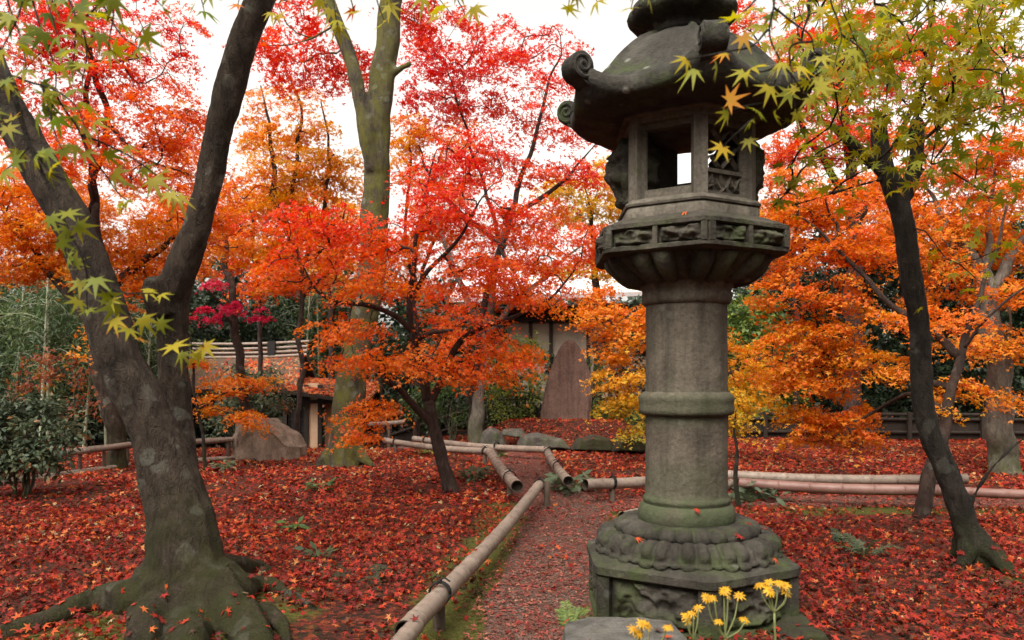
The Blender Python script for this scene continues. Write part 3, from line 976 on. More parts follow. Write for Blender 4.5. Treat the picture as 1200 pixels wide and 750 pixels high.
# face k=5 is front left, k=0 front right, k=1 right, k=2 far right, k=3 far left, k=4 left
panel(5, -W_, W_, 2.735, 2.800); panel(5, -W_, W_, 3.190, 3.232); panel(5, -W_, -W_ + 0.035, 2.801, 3.189); panel(5, W_ - 0.035, W_, 2.801, 3.189)
panel(0, -W_, W_, 2.735, 2.765); panel(0, -W_, W_, 2.885, 2.910); panel(0, -W_, W_, 3.190, 3.232)
panel(0, -W_, -W_ + 0.022, 2.766, 3.189); panel(0, W_ - 0.03, W_, 2.766, 3.189)
panel(1, -W_, W_, 2.735, 3.232); panel(4, -W_, W_, 2.735, 3.232)
panel(2, -W_, 0.235, 2.735, 2.985); panel(2, -W_, -0.13, 2.986, 3.232); panel(3, -0.19, W_, 2.735, 3.232)
box = mb.build('fire_box', ST_BOX, lantern, smooth=40, rough=(0.0, 12) if False else None)
# lattice of four-petal flowers and the leaf panel below it
mb = MB()
a, nn, tt = face(0)
def lens(c, ang, L, wd, th, out):
    ax = tt * math.cos(ang) + np.array([0, 0, 1.0]) * math.sin(ang)
    bx = -tt * math.sin(ang) + np.array([0, 0, 1.0]) * math.cos(ang)
    prof = [(-1, 0.06), (-0.55, 0.75), (0, 1), (0.55, 0.75), (1, 0.06)]
    vs = []
    for s, q in prof:
        p = c + ax * s * L / 2
        vs += [p + bx * wd / 2 * q + nn * (out - th), p + nn * out, p - bx * wd / 2 * q + nn * (out - th)]
    f = []
    for i in range(4):
        o = i * 3
        f += [(o, o + 1, o + 4, o + 3), (o + 1, o + 2, o + 5, o + 4), (o + 2, o, o + 3, o + 5)]
    f += [(0, 2, 1), (12, 13, 14)]
    mb.add(vs, f)
cell = 0.084
for i in range(4):
    for j in range(3):
        c = C0 + nn * (APO - 0.05) + tt * (-0.126 + 0.084 * i) + np.array([0, 0, 2.962 + cell * 1.06 * j])
        sg = 1 if (i + j) % 2 == 0 else -1
        lens(c, sg * R_(45), cell * 1.38, 0.030, 0.03, 0.0)
mb.build('lattice_window', ST_BOX, box, smooth=0)
mb = MB()
for i, (u, z, an) in enumerate([(-.12, 2.825, 60), (-.085, 2.83, 100), (-.05, 2.82, 130), (0.0, 2.835, 115), (.05, 2.83, 70), (.085, 2.82, 120), (.12, 2.83, 60), (-.10, 2.80, 20), (.10, 2.80, 160), (.02, 2.80, 40)]):
    lens(C0 + nn * (APO - 0.045) + tt * u + np.array([0, 0, z]), R_(an), 0.095, 0.030, 0.025, 0.004)
panel_o = mb
a_, n2, t2 = face(0)
mb.box(C0 + n2 * (APO - 0.08) + np.array([0, 0, 2.825]), (0.03, 0.33, 0.12), Matrix.Rotation(a_, 4, 'Z'))
mb.build('leaf_panel', ST_BOX, box, smooth=30)
# weathered carved guardians on the two sides
for k in (1, 4):
    a, nn, tt = face(k)
    mb = MB()
    def fig(t, kk, r, z):
        e = (1 + 0.35 * nz(math.cos(t) * 2 + k, math.sin(t) * 2, z * 9) + 0.25 * nz(math.cos(t) * 5, math.sin(t) * 5, z * 21))
        return r * e, z
    pr = [(0.05, 2.735), (0.105, 2.755), (0.125, 2.80), (0.145, 2.86), (0.165, 2.92), (0.170, 2.98), (0.150, 3.02), (0.155, 3.07), (0.145, 3.12), (0.11, 3.17), (0.06, 3.20)]
    pr = [tuple(q) for q in spline(np.array(pr), 3)]
    mb.lathe(pr, 40, fig, c=C0 + nn * (APO - 0.045))
    mb.build('carved_figure', ST_MID, box, smooth=180, rough=(0.022, 16))

# roof: bell shaped, six ribs, corners sweeping up into scrolls
mb = MB()
RR = 0.855
def lift(t, u):
    a = abs((t - ROT - R_(-90) + R_(30)) % R_(60) - R_(30)) / R_(30)     # 0 at a corner, 1 mid-side
    return (1 - a) ** 2.6 * u ** 3
dx = -0.02
prof = []
under = [(0.40, 3.272, 0), (0.52, 3.276, 0.02), (0.62, 3.282, 0.15), (0.72, 3.290, 0.4), (0.80, 3.298, 0.75), (0.845, 3.305, 1.0), (0.862, 3.325, 1.0), (0.866, 3.36, 1.0), (0.860, 3.395, 1.0), (0.842, 3.410, 1.0)]
over = [(0.78, 3.428, 0.70), (0.72, 3.463, 0.42), (0.66, 3.512, 0.22), (0.60, 3.575, 0.10), (0.545, 3.640, 0.04), (0.49, 3.703, 0.01), (0.43, 3.760, 0), (0.37, 3.806, 0), (0.31, 3.842, 0), (0.26, 3.866, 0), (0.22, 3.882, 0), (0.15, 3.892, 0)]
allp = under + over
def rf(t, k, r, z):
    u = allp[k][2]
    f = hexr(t, 1.0)
    blend = min(1.0, max(0.0, (r - 0.18) / 0.35))
    ff = (1 - blend) * 0.93 + blend * f
    a = abs((t - ROT - R_(-90) + R_(30)) % R_(60) - R_(30)) / R_(30)
    rib = 0.022 * max(0.0, 1 - (a / 0.12) ** 2) if k >= len(under) else 0
    return r * ff + rib * 0.3, z + 0.155 * lift(t, u) + rib
mb.lathe([(p[0], p[1]) for p in allp], 192, rf, cap0=False, c=C0 + np.array([dx, 0, 0]))
for k in range(6):
    a = R_(-90) + ROT + k * R_(60)
    rd = np.array([math.cos(a), math.sin(a), 0]); tg = np.array([-math.sin(a), math.cos(a), 0])
    cc = C0 + np.array([dx, 0, 0]) + rd * 0.855 + np.array([0, 0, 3.525])
    hw = 0.066
    # the roll of the scroll
    vs = []
    n = 28
    secs = [(-hw, .82), (-hw * .92, .97), (-hw * .5, 1.0), (hw * .5, 1.0), (hw * .92, .97), (hw, .82)]
    for (s, q) in secs:
        for i in range(n):
            an = 2 * math.pi * i / n
            vs.append(cc + tg * s + (rd * math.cos(an) + np.array([0, 0, 1.0]) * math.sin(an)) * 0.086 * q)
    f = [(i + j * n, (i + 1) % n + j * n, (i + 1) % n + (j + 1) * n, i + (j + 1) * n) for j in range(len(secs) - 1) for i in range(n)]
    f += [tuple(range(n - 1, -1, -1)), tuple(range((len(secs) - 1) * n, len(secs) * n))]
    mb.add(vs, f)
    # spiral carved on both ends
    for sg in (-1, 1):
        sp_ = []
        for i in range(34):
            q = i / 33
            an = math.pi * 1.1 + q * 2 * math.pi * 1.75
            rr = 0.074 * (1 - q) + 0.010
            sp_.append(cc + tg * sg * (hw + 0.001) + (rd * math.cos(an) + np.array([0, 0, 1.0]) * math.sin(an)) * rr)
        mb.tube(sp_, 0.0115, 6)
    # the neck that sweeps from the eave into the roll
    swp = [cc + rd * (-0.30) + np.array([0, 0, -0.115]), cc + rd * (-0.15) + np.array([0, 0, -0.105]), cc + rd * (-0.03) + np.array([0, 0, -0.075]), cc + rd * 0.04 + np.array([0, 0, -0.02])]
    swp = spline(swp, 5)
    vs = []
    for i, p in enumerate(swp):
        th = 0.11 - 0.05 * i / len(swp)
        for s, zz in ((-hw, -th / 2), (hw, -th / 2), (hw, th / 2), (-hw, th / 2)):
            vs.append(p + tg * s * 0.98 + np.array([0, 0, zz]))
    f = [(i * 4 + q, i * 4 + (q + 1) % 4, (i + 1) * 4 + (q + 1) % 4, (i + 1) * 4 + q) for i in range(len(swp) - 1) for q in range(4)]
    f += [(3, 2, 1, 0), tuple((len(swp) - 1) * 4 + q for q in range(4))]
    mb.add(vs, f)
mb.build('roof', ST_ROOF, lantern, smooth=50, rough=(0.006, 10))

# finial: lotus cup and jewel
mb = MB()
pr = [(0.20, 3.875), (0.225, 3.90), (0.215, 3.93), (0.225, 3.945), (0.27, 3.955), (0.315, 3.975), (0.340, 4.01), (0.338, 4.05), (0.315, 4.085), (0.27, 4.11), (0.20, 4.115)]
en = [0, 0, 0, 0.4, .8, 1, 1, .8, .5, .2, 0]
mb.lathe(pr, 192, petals(9, 0.03, en, 0.02, 0.2, lobes=1), c=C0 + np.array([dx * 1.5, 0, 0]))
pr = [(0.20, 4.10), (0.245, 4.13), (0.27, 4.165), (0.262, 4.20), (0.22, 4.225), (0.16, 4.235)]
mb.lathe(pr, 192, petals(9, 0.025, [0, .6, 1, 1, .5, 0], 0.02, 0.55, lobes=1), c=C0 + np.array([dx * 1.5, 0, 0]))
pr = [(0.13, 4.22), (0.19, 4.26), (0.215, 4.32), (0.205, 4.39), (0.16, 4.46), (0.09, 4.52), (0.03, 4.58), (0.005, 4.60)]
mb.lathe([tuple(q) for q in spline(np.array(pr), 3)], 48, c=C0 + np.array([dx * 1.5, 0, 0]))
mb.build('finial', ST_ROOF, lantern, smooth=180, rough=(0.008, 10))

# single maple leaves that came down on the lantern
def single_leaf(p, nrm, size, tint, label):
    p = np.array(p)
    v, f, t_ = leaf_arrays(p[None], np.array([size]), np.array([nrm], float), np.array([tint]), LEAF_FINE)
    o = tri_mesh('fallen_leaf', v, f, t_, L_LITTER, None, org=p)
    o.location = p
    tag(o, label, 'leaf', 'maple leaves lying on the lantern')
def on_l(deg, r, z): return (LX + r * math.cos(R_(deg)), LY + r * math.sin(R_(deg)), z)
single_leaf(on_l(-92, 0.331, 0.745), (0, -.6, .8), 0.040, 0.55, 'red leaf stuck on the green moulding at the foot of the lantern shaft')
single_leaf(on_l(-138, 0.53, 0.572), (-.4, -.4, .9), 0.045, 0.75, 'orange red leaf in the groove between petals and beads, left of the shaft')
single_leaf(on_l(-117, 0.55, 0.562), (-.2, -.4, .9), 0.034, 0.35, 'small dark red leaf low on the front of the lotus plinth')
single_leaf(on_l(-62, 0.50, 0.604), (.2, -.4, .9), 0.05, 0.45, 'largest crimson leaf on the bead ring, right of the shaft')
single_leaf(on_l(-50, 0.665, 0.478), (.5, -.4, .8), 0.046, 0.72, 'scarlet leaf at the right edge of the lower petals')
single_leaf(on_l(-30, 0.42, 0.640), (.3, -.2, .9), 0.045, 0.35, 'maroon leaf tucked against the right side of the shaft foot')
single_leaf(on_l(-22, 0.52, 0.60), (.4, -.1, .9), 0.045, 0.5, 'red leaf lying far right on the bead ring')
single_leaf(on_l(-103, 0.54, 2.600), (0, -.3, .9), 0.05, 0.85, 'orange leaf standing on the platform edge under the fire box window')

# ------------------------------------------------------------------ the near trees
def pp(*pts):
    return [P(*q) for q in pts]
def SPEC(s, n, size, tmpl, tilt=0.5, droop=0.25, lean=0.25, jit=0.14, thick=0.11):
    return dict(s=s, n=n, size=size, tmpl=tmpl, tilt=tilt, droop=droop, lean=lean, jit=jit, thick=thick)

# big left tree: two heavy stems from one root
Lb = G(222, 728)
def left_roots(mb):
    b = P(212, 690, Lb[1])
    def root(pts, rad, s): 
        mb.tube(spline(pts, 6), np.interp(np.linspace(0, 1, (len(pts) - 1) * 6 + 1), np.linspace(0, 1, len(rad)), rad), 12, wob=0.35, seed=s)
    def g(px, py, up=0.02):
        p = G(px, py); p[2] += up; return p
    root([P(200, 668, 5.1), P(165, 700, 4.98), g(110, 712, 0.05), g(50, 733, 0.02), g(-20, 752, 0.0), g(-90, 765, -0.05)], [0.20, 0.15, 0.09, 0.075, 0.055, 0.03], 1)
    root([P(232, 668, 5.1), P(270, 690, 5.15), g(310, 690, 0.03), g(350, 705, 0.0), g(385, 722, -0.05)], [0.20, 0.14, 0.06, 0.045, 0.02], 2)
    root([P(228, 680, 5.0), P(262, 715, 4.8), g(290, 745, 0.05), g(312, 775, 0.0), g(335, 810, -0.05)], [0.19, 0.17, 0.12, 0.09, 0.04], 3)
    root([P(205, 680, 5.0), P(185, 720, 4.8), g(168, 752, 0.04), g(150, 790, -0.04)], [0.18, 0.15, 0.10, 0.05], 4)
    root([P(222, 690, 4.95), P(222, 735, 4.7), g(225, 765, 0.04), g(228, 800, -0.04)], [0.18, 0.14, 0.11, 0.05], 5)
    root([P(225, 668, 5.2), P(262, 668, 5.5), g(300, 668, 0.02), g(340, 672, -0.05)], [0.18, 0.12, 0.06, 0.02], 6)
    root([P(305, 712, 4.85), g(328, 735, 0.03), g(340, 765, 0.0)], [0.05, 0.045, 0.02], 7)
Y1 = 5.15
L1 = [P(222, 745, 5.0), P(221, 690, 5.05), P(217, 640, 5.1), P(206, 590, Y1), P(187, 530, Y1), P(172, 495, Y1), P(158, 460, Y1), P(138, 417, Y1), P(117, 350, Y1), P(107, 318, Y1),
      P(82, 258, Y1), P(45, 195, Y1), P(0, 110, Y1), P(-45, 10, 5.2), P(-80, -110, 5.3), P(-100, -240, 5.4)]
R1 = [0.31, 0.275, 0.238, 0.205, 0.165, 0.155, 0.155, 0.150, 0.132, 0.127, 0.126, 0.124, 0.120, 0.11, 0.10, 0.09]
L2 = [P(222, 640, 5.35), P(218, 580, 5.65), P(212, 520, 5.88), P(206, 470, 5.95), P(202, 417, 5.95), P(200, 355, 5.9), P(213, 312, 5.82), P(231, 265, 5.75), P(246, 200, 5.7), P(261, 130, 5.6), P(280, 60, 5.5), P(303, 0, 5.5), P(338, -80, 5.6), P(368, -200, 5.6)]
R2 = [0.14, 0.122, 0.118, 0.114, 0.116, 0.124, 0.120, 0.104, 0.097, 0.104, 0.102, 0.100, 0.09, 0.08]
L3 = [P(192, 368, 5.83), P(183, 342, 5.77), P(180, 326, 5.73)]       # healed stub of a lost fork
left_pads = [(-250, -230, 160, 60, 5.6, 1.6, 30), (60, -280, 170, 50, 5.6, 1.8, 40), (370, -300, 170, 50, 5.8, 1.8, 40), (150, -420, 300, 60, 4.6, 2.0, 40)]  # crown above the view, made denser to shade the ground below
big_left = tree('maple_tree', 'big two stemmed old maple with mossy spreading roots at the left front', 'tree', None,
     [(L1, R1), (L2, R2), (L3, [0.105, 0.095, 0.06], False)], left_pads, SPEC(0.40, 44, 0.085, LEAF_MID), zgrad(4.5, 7, 0.3, 0.6),
     B_GREY, L_LIME, ok_z=3.9, base=(Lb[0], Lb[1], ground_z(Lb[0], Lb[1])), extra=left_roots, fused=(0.017, 2, 0.014, 6.5), wob=0.02)

def hang_branch(parent, name, mains, twigs, size, tintf, step, rad=0.012, per=1):
    mb = MB()
    for m_ in mains: mb.tube(spline(m_, 8), np.linspace(rad, rad * 0.35, (len(m_) - 1) * 8 + 1) if len(m_) > 2 else np.linspace(rad, rad * .35, 9), 6, caps=False)
    tw = []
    for tpts in twigs:
        s = spline(tpts, 8)
        s = s + np.array([[0.012 * nz(p[0] * 9, p[1] * 9, p[2] * 9), 0, 0.012 * nz(p[2] * 9, p[0] * 9, 5)] for p in s])
        tw.append(s)
        mb.tube(s, np.linspace(0.0042, 0.0016, len(s)), 5, caps=False)
    br = mb.build(name, B_DARK, parent, smooth=180)
    v, f, t_ = spray(tw, size, tintf, LEAF_FINE, step, per)
    tri_mesh('leaves', v, f, t_, L_LIME, br)

def tint_px(px_green, px_yel):
    def f(p):
        px = 600 + p[:, 0] / p[:, 1] * F_PX
        return np.clip(np.interp(px, [px_green, px_yel], [0.35, 0.72]) + RNG.normal(size=len(p)) * 0.14, 0, 1)
    return f
TLm = [pp((-45, 10, 5.2), (-40, -60, 4.0), (-10, -70, 3.0), (40, -50, 2.5), (110, -45, 2.4)),
       pp((-10, -70, 3.0), (-20, 0, 2.6), (10, 90, 2.5), (35, 170, 2.45), (70, 245, 2.4))]
TLt = [pp((40, -50, 2.5), (55, 0, 2.4), (70, 40, 2.35)), pp((0, -60, 2.7), (10, 0, 2.5), (25, 45, 2.45), (30, 80, 2.4)), pp((10, 90, 2.5), (50, 100, 2.4), (85, 120, 2.35), (100, 150, 2.3)),
       pp((90, -45, 2.4), (120, 0, 2.4), (140, 40, 2.4), (160, 55, 2.4)), pp((35, 170, 2.45), (15, 190, 2.4), (5, 200, 2.35)), pp((35, 170, 2.45), (60, 200, 2.4), (80, 210, 2.4)),
       pp((70, 245, 2.4), (92, 290, 2.4), (120, 335, 2.4), (160, 372, 2.4), (215, 402, 2.45), (240, 404, 2.5)), pp((70, 245, 2.4), (70, 275, 2.4), (78, 300, 2.35)), pp((92, 290, 2.4), (102, 330, 2.4), (104, 362, 2.4)),
       pp((120, 335, 2.4), (150, 345, 2.4), (190, 345, 2.4)), pp((160, 372, 2.4), (163, 395, 2.4)), pp((60, 100, 2.5), (95, 160, 2.5), (130, 215, 2.5), (150, 235, 2.5)), pp((95, 160, 2.5), (150, 180, 2.5), (210, 230, 2.5)),
       pp((110, -45, 2.4), (160, -30, 2.4), (190, 10, 2.4))]
TLt += [pp((40, -50, 2.5), (30, -10, 2.4), (15, 30, 2.35), (0, 60, 2.35)), pp((60, -48, 2.45), (85, 10, 2.35), (100, 60, 2.3), (95, 100, 2.3)), pp((20, -55, 2.6), (45, 20, 2.5), (65, 80, 2.5), (60, 130, 2.5)), pp((110, -45, 2.4), (130, 10, 2.35), (128, 60, 2.35)), pp((50, 100, 2.4), (60, 140, 2.4), (75, 175, 2.4)), pp((120, 0, 2.4), (95, 30, 2.4), (85, 75, 2.4)), pp((10, 90, 2.5), (-5, 120, 2.4), (10, 150, 2.4))]
hang_branch(big_left, 'hanging_branch', TLm, TLt, 0.058, tint_px(60, 300), 0.055, 0.014)
TCm = [pp((305, 0, 5.5), (330, -60, 4.2), (370, -75, 3.2), (450, -60, 2.8), (560, -50, 2.8)), pp((330, -60, 4.2), (280, -60, 3.2), (220, -40, 2.9))]
TCt = [pp((370, -75, 3.2), (385, -20, 2.9), (395, 30, 2.85)), pp((430, -62, 2.85), (440, -10, 2.8), (450, 25, 2.8)), pp((480, -58, 2.8), (500, -15, 2.8), (512, 20, 2.8)), pp((540, -50, 2.8), (535, -10, 2.8), (545, 18, 2.8)),
       pp((280, -60, 3.2), (285, -20, 3.0), (280, 5, 3.0)), pp((240, -45, 3.0), (235, -10, 2.9), (240, 15, 2.9)), pp((330, -60, 3.4), (325, -15, 3.1), (318, 15, 3.0)), pp((400, -70, 3.0), (410, -10, 2.9), (415, 15, 2.9))]
hang_branch(big_left, 'hanging_branch', TCm, TCt, 0.058, tint_px(700, 250), 0.07, 0.014)

# right yellow-green maple, trunk leaning to the left
Rb = G(1152, 664)
def right_roots(mb):
    for k, (dx_, dy_, r) in enumerate([(0.20, -0.08, 0.07), (0.12, -0.28, 0.07), (-0.25, -0.12, 0.06), (-0.12, 0.25, 0.06), (0.3, 0.22, 0.06)]):
        q = Rb + np.array([dx_, dy_, 0]); q[2] = ground_z(q[0], q[1]) - 0.02
        mb.tube(spline([P(1138, 625, Rb[1]), (P(1138, 625, Rb[1]) * .35 + q * .65) + np.array([0, 0, 0.0]), q], 5), np.interp(np.linspace(0, 1, 11), [0, .5, 1], [0.10, r, 0.03]), 9, wob=0.3, seed=k)
YR = Rb[1]
RT = [(pp((1158, 690, YR), (1146, 650, YR), (1132, 610, YR), (1116, 570, YR), (1098, 530, YR), (1084, 490, YR), (1080, 430, YR), (1075, 370, YR), (1066, 310, YR), (1058, 255, YR), (1046, 215, YR), (1033, 185, YR), (1031, 150, YR), (1033, 135, YR)),
       [0.15, 0.118, 0.100, 0.094, 0.091, 0.088, 0.082, 0.084, 0.086, 0.086, 0.084, 0.070, 0.064, 0.058]),
      (pp((1054, 240, YR), (1066, 215, YR), (1073, 190, YR), (1075, 150, YR), (1074, 140, YR)), [0.07, 0.062, 0.058, 0.052, 0.050]),
      (pp((1035, 200, YR), (1010, 180, YR), (985, 155, YR - .05), (980, 148, YR - .05)), [0.055, 0.050, 0.040, 0.036]),
      (pp((1074, 150, YR), (1082, 90, YR - .1), (1095, 0, YR - .3), (1105, -90, YR - .5)), [0.018, 0.015, 0.012, 0.009]),
      (pp((1074, 160, YR), (1110, 110, YR), (1140, 50, YR), (1170, -10, YR)), [0.014, 0.012, 0.010, 0.006]),
      (pp((1034, 150, YR), (1040, 90, YR), (1028, 20, YR), (1020, -60, YR)), [0.013, 0.011, 0.009, 0.006]),
      (pp((982, 155, YR), (960, 100, YR - .3), (935, 40, YR - .5), (925, -40, YR - .8)), [0.013, 0.011, 0.008, 0.006]),
      (pp((1070, 175, YR), (1120, 135, YR - .2), (1170, 125, YR - .4), (1230, 120, YR - .5)), [0.013, 0.011, 0.009, 0.006]),
      (pp((1072, 210, YR), (1092, 190, YR), (1130, 140, YR), (1170, 80, YR)), [0.013, 0.012, 0.009, 0.006]),
      (pp((1033, 210, YR), (990, 222, YR - .3), (930, 240, YR - .6), (880, 246, YR - .8)), [0.012, 0.010, 0.007, 0.004]),
      (pp((1135, 600, YR - .05), (1150, 565, YR - .1), (1185, 525, YR - .1), (1230, 495, YR - .1)), [0.020, 0.014, 0.012, 0.009], False)]
right_pads = [(1015, 40, 75, 60, 5.2, 1.0, 30), (1090, 40, 90, 60, 5.4, 1.0, 36), (1170, 60, 60, 70, 5.3, 1.0, 26), (1060, 110, 110, 40, 5.4, .9, 26), (965, 60, 40, 60, 4.8, .7, 12),
              (1150, 130, 60, 40, 5.2, .8, 14), (1000, 160, 80, 30, 5.3, .8, 9), (1120, 200, 80, 40, 5.4, .8, 10), (945, 200, 30, 20, 5.0, .6, 3), (1000, -60, 120, 50, 5.3, 1.2, 22), (1120, -80, 120, 60, 5.5, 1.2, 22), (1150, 320, 50, 60, 5.8, .5, 4)]
right_tree = tree('maple_tree', 'yellow green maple with a dark leaning trunk forking at the top, right front', 'tree', None,
     RT, right_pads, SPEC(0.30, 9, 0.074, LEAF_FINE, tilt=0.8, thick=0.4), lambda c: 0.56 + 0.10 * np.array([nz(x[0] * 1.1, x[1], x[2] * 1.1) for x in c]) + RNG.normal(size=len(c)) * 0.05,
     B_DARK, L_LIME, ok_z=2.7, base=(Rb[0], Rb[1], ground_z(Rb[0], Rb[1])), extra=right_roots, fused=(0.011, 2, 0.012, 9), rmin=0.003, wob=0.02)
TRm = [pp((1095, 0, YR - .3), (1085, -70, 4.8), (1040, -90, 3.6), (965, -70, 2.8), (900, -55, 2.5), (800, -45, 2.5), (690, -40, 2.6)), ]
TRt = [pp((905, -55, 2.5), (906, 0, 2.45), (904, 35, 2.42), (914, 78, 2.4), (908, 98, 2.4), (896, 120, 2.4), (880, 142, 2.4)),
       pp((904, 35, 2.42), (885, 50, 2.4), (855, 62, 2.4), (825, 66, 2.4), (805, 68, 2.4)), pp((896, 120, 2.4), (870, 128, 2.38), (852, 132, 2.38)), pp((880, 142, 2.4), (860, 158, 2.4), (848, 172, 2.4)),
       pp((914, 78, 2.4), (895, 84, 2.38), (872, 84, 2.36)), pp((914, 78, 2.4), (930, 90, 2.4), (950, 112, 2.42)), pp((905, 10, 2.45), (930, 25, 2.45), (950, 50, 2.45), (960, 90, 2.45)),
       pp((965, -70, 2.8), (970, -10, 2.7), (985, 40, 2.65), (975, 80, 2.6)), pp((985, 40, 2.65), (1010, 60, 2.6), (1025, 95, 2.6)), pp((950, 50, 2.45), (925, 60, 2.45), (935, 130, 2.5)),
       pp((740, -42, 2.55), (742, -15, 2.5), (738, 8, 2.5)), pp((700, -40, 2.6), (698, -15, 2.6), (700, 0, 2.6)), pp((690, -40, 2.6), (672, -15, 2.6), (664, 8, 2.6)), pp((770, -44, 2.5), (765, -20, 2.5), (758, -2, 2.5)), pp((905, -20, 2.45), (880, 5, 2.45), (862, 20, 2.4))]
hang_branch(right_tree, 'hanging_branch', TRm, TRt, 0.058, lambda p: 0.58 + RNG.normal(size=len(p)) * 0.13, 0.068, 0.013)

# ------------------------------------------------------------------ orange-red maple in the middle
Cb = G(527, 577); Yc = Cb[1]
CM = [(pp((529, 590, Yc), (525, 565, Yc), (517, 535, Yc), (509, 505, Yc), (501, 470, Yc)), [0.135, 0.102, 0.088, 0.084, 0.080], False),
      (pp((501, 470, Yc), (492, 425, Yc), (484, 390, Yc), (481, 350, Yc), (484, 315, Yc - .1), (490, 270, Yc - .1), (500, 225, Yc), (508, 180, Yc)), [0.066, 0.056, 0.050, 0.042, 0.034, 0.026, 0.018, 0.010]),
      (pp((485, 392, Yc), (462, 370, Yc - .2), (432, 358, Yc - .4), (396, 354, Yc - .5), (372, 342, Yc - .6), (353, 312, Yc - .7)), [0.042, 0.038, 0.034, 0.027, 0.019, 0.010]),
      (pp((503, 475, Yc), (520, 440, Yc + .1), (535, 406, Yc + .2), (560, 386, Yc + .2), (600, 372, Yc + .3), (642, 352, Yc + .3), (672, 318, Yc + .3)), [0.056, 0.050, 0.046, 0.038, 0.030, 0.020, 0.010]),
      (pp((483, 348, Yc), (500, 318, Yc - .2), (522, 296, Yc - .4), (546, 266, Yc - .5), (566, 232, Yc - .6)), [0.036, 0.032, 0.026, 0.019, 0.010]),
      (pp((487, 398, Yc), (507, 390, Yc - .4), (530, 387, Yc - .7)), [0.040, 0.032, 0.018]),
      (pp((504, 495, Yc), (488, 478, Yc - .1), (470, 458, Yc - .3), (452, 446, Yc - .5)), [0.060, 0.050, 0.044, 0.040])]
CP = [(345, 252, 42, 26, 10, .7, 15), (375, 290, 58, 26, 9.9, .8, 22), (330, 325, 34, 20, 9.8, .6, 10), (415, 272, 50, 24, 10.3, .9, 19), (505, 205, 34, 28, 10.4, .7, 11), (548, 185, 44, 30, 10.4, .9, 17),
      (515, 245, 44, 30, 10.2, .8, 17), (560, 245, 58, 34, 10.3, .9, 24), (630, 262, 55, 28, 10.6, .8, 16), (655, 300, 52, 24, 10.6, .8, 17), (600, 322, 58, 24, 10.4, .9, 20), (540, 318, 52, 26, 10.0, .8, 18), (445, 332, 55, 24, 10, .8, 18),
      (400, 385, 46, 18, 9.9, .6, 13), (425, 420, 50, 16, 10, .7, 14), (478, 425, 44, 14, 10.2, .7, 9), (545, 432, 46, 15, 10.4, .7, 12), (592, 408, 44, 18, 10.5, .6, 13), (470, 285, 50, 26, 10.3, .8, 16),
      (440, 478, 26, 12, 9.9, .4, 8), (424, 506, 12, 14, 9.9, .3, 6), (415, 484, 10, 10, 10, .3, 2), (590, 440, 28, 10, 10.4, .4, 5), (545, 375, 46, 20, 10.3, .7, 11), (620, 350, 50, 16, 10.5, .6, 9), (690, 282, 24, 16, 10.6, .5, 5)]
tree('maple_tree', 'small bright maple, scarlet on top and orange below, behind the left rail', 'tree', None, CM, CP,
     SPEC(0.33, 84, 0.040, LEAF_MID, tilt=0.55, thick=0.09, jit=0.15), zgrad(1.3, 4.4, 0.02, 0.60, 0.24), B_MAPLE, L_RED, base=(Cb[0], Cb[1], Cb[2]), ok_z=0.75, fused=None, wob=0.035)

# ------------------------------------------------------------------ mossy twin trunk
Mb = G(404, 541); Ym = 13.6
MT = [(pp((404, 552, Ym), (406, 525, Ym), (408, 490, Ym), (412, 440, Ym), (424, 380, Ym), (436, 310, Ym), (440, 250, Ym), (441, 195, Ym), (443, 150, Ym), (449, 90, Ym), (456, 30, Ym), (463, -40, Ym), (470, -150, Ym)),
       [0.36, 0.31, 0.28, 0.27, 0.255, 0.25, 0.24, 0.245, 0.23, 0.215, 0.20, 0.18, 0.15]),
      (pp((437, 200, Ym - .15), (430, 160, Ym - .2), (423, 120, Ym - .2), (412, 75, Ym - .2), (396, 30, Ym - .2), (378, -10, Ym - .2), (350, -80, Ym - .2)), [0.13, 0.14, 0.14, 0.135, 0.13, 0.12, 0.10]),
      (pp((450, 92, Ym), (470, 80, Ym - .1), (482, 74, Ym - .2)), [0.07, 0.055, 0.045], False),
      (pp((412, 520, Ym), (428, 538, Ym - .2), (440, 548, Ym - .3)), [0.14, 0.10, 0.05], False), (pp((398, 520, Ym), (380, 538, Ym - .1), (370, 548, Ym - .2)), [0.14, 0.09, 0.04], False)]
MP = [(420, -90, 120, 50, 13.6, 1.5, 30), (330, 60, 50, 34, 14.8, 1.0, 22), (400, 75, 60, 24, 15.2, .8, 20), (500, 20, 50, 20, 14.6, .8, 12), (350, 20, 40, 20, 14.8, .8, 8)]
tree('maple_tree', 'tall tree with thick green mossed trunk splitting into a grey left stem', 'tree', None, MT, MP, SPEC(0.38, 85, 0.058, LEAF_FAR), zgrad(5, 9, 0.52, 0.62), B_MOSSY, L_RED,
     ok_z=5.5, base=(Mb[0], Ym, ground_z(Mb[0], Ym)), fused=(0.04, 2, 0.03, 3), wob=0.03)

# ------------------------------------------------------------------ maples behind
FAR = dict(tmpl=LEAF_FAR)
BIGS = dict(group='maples massed behind the garden')
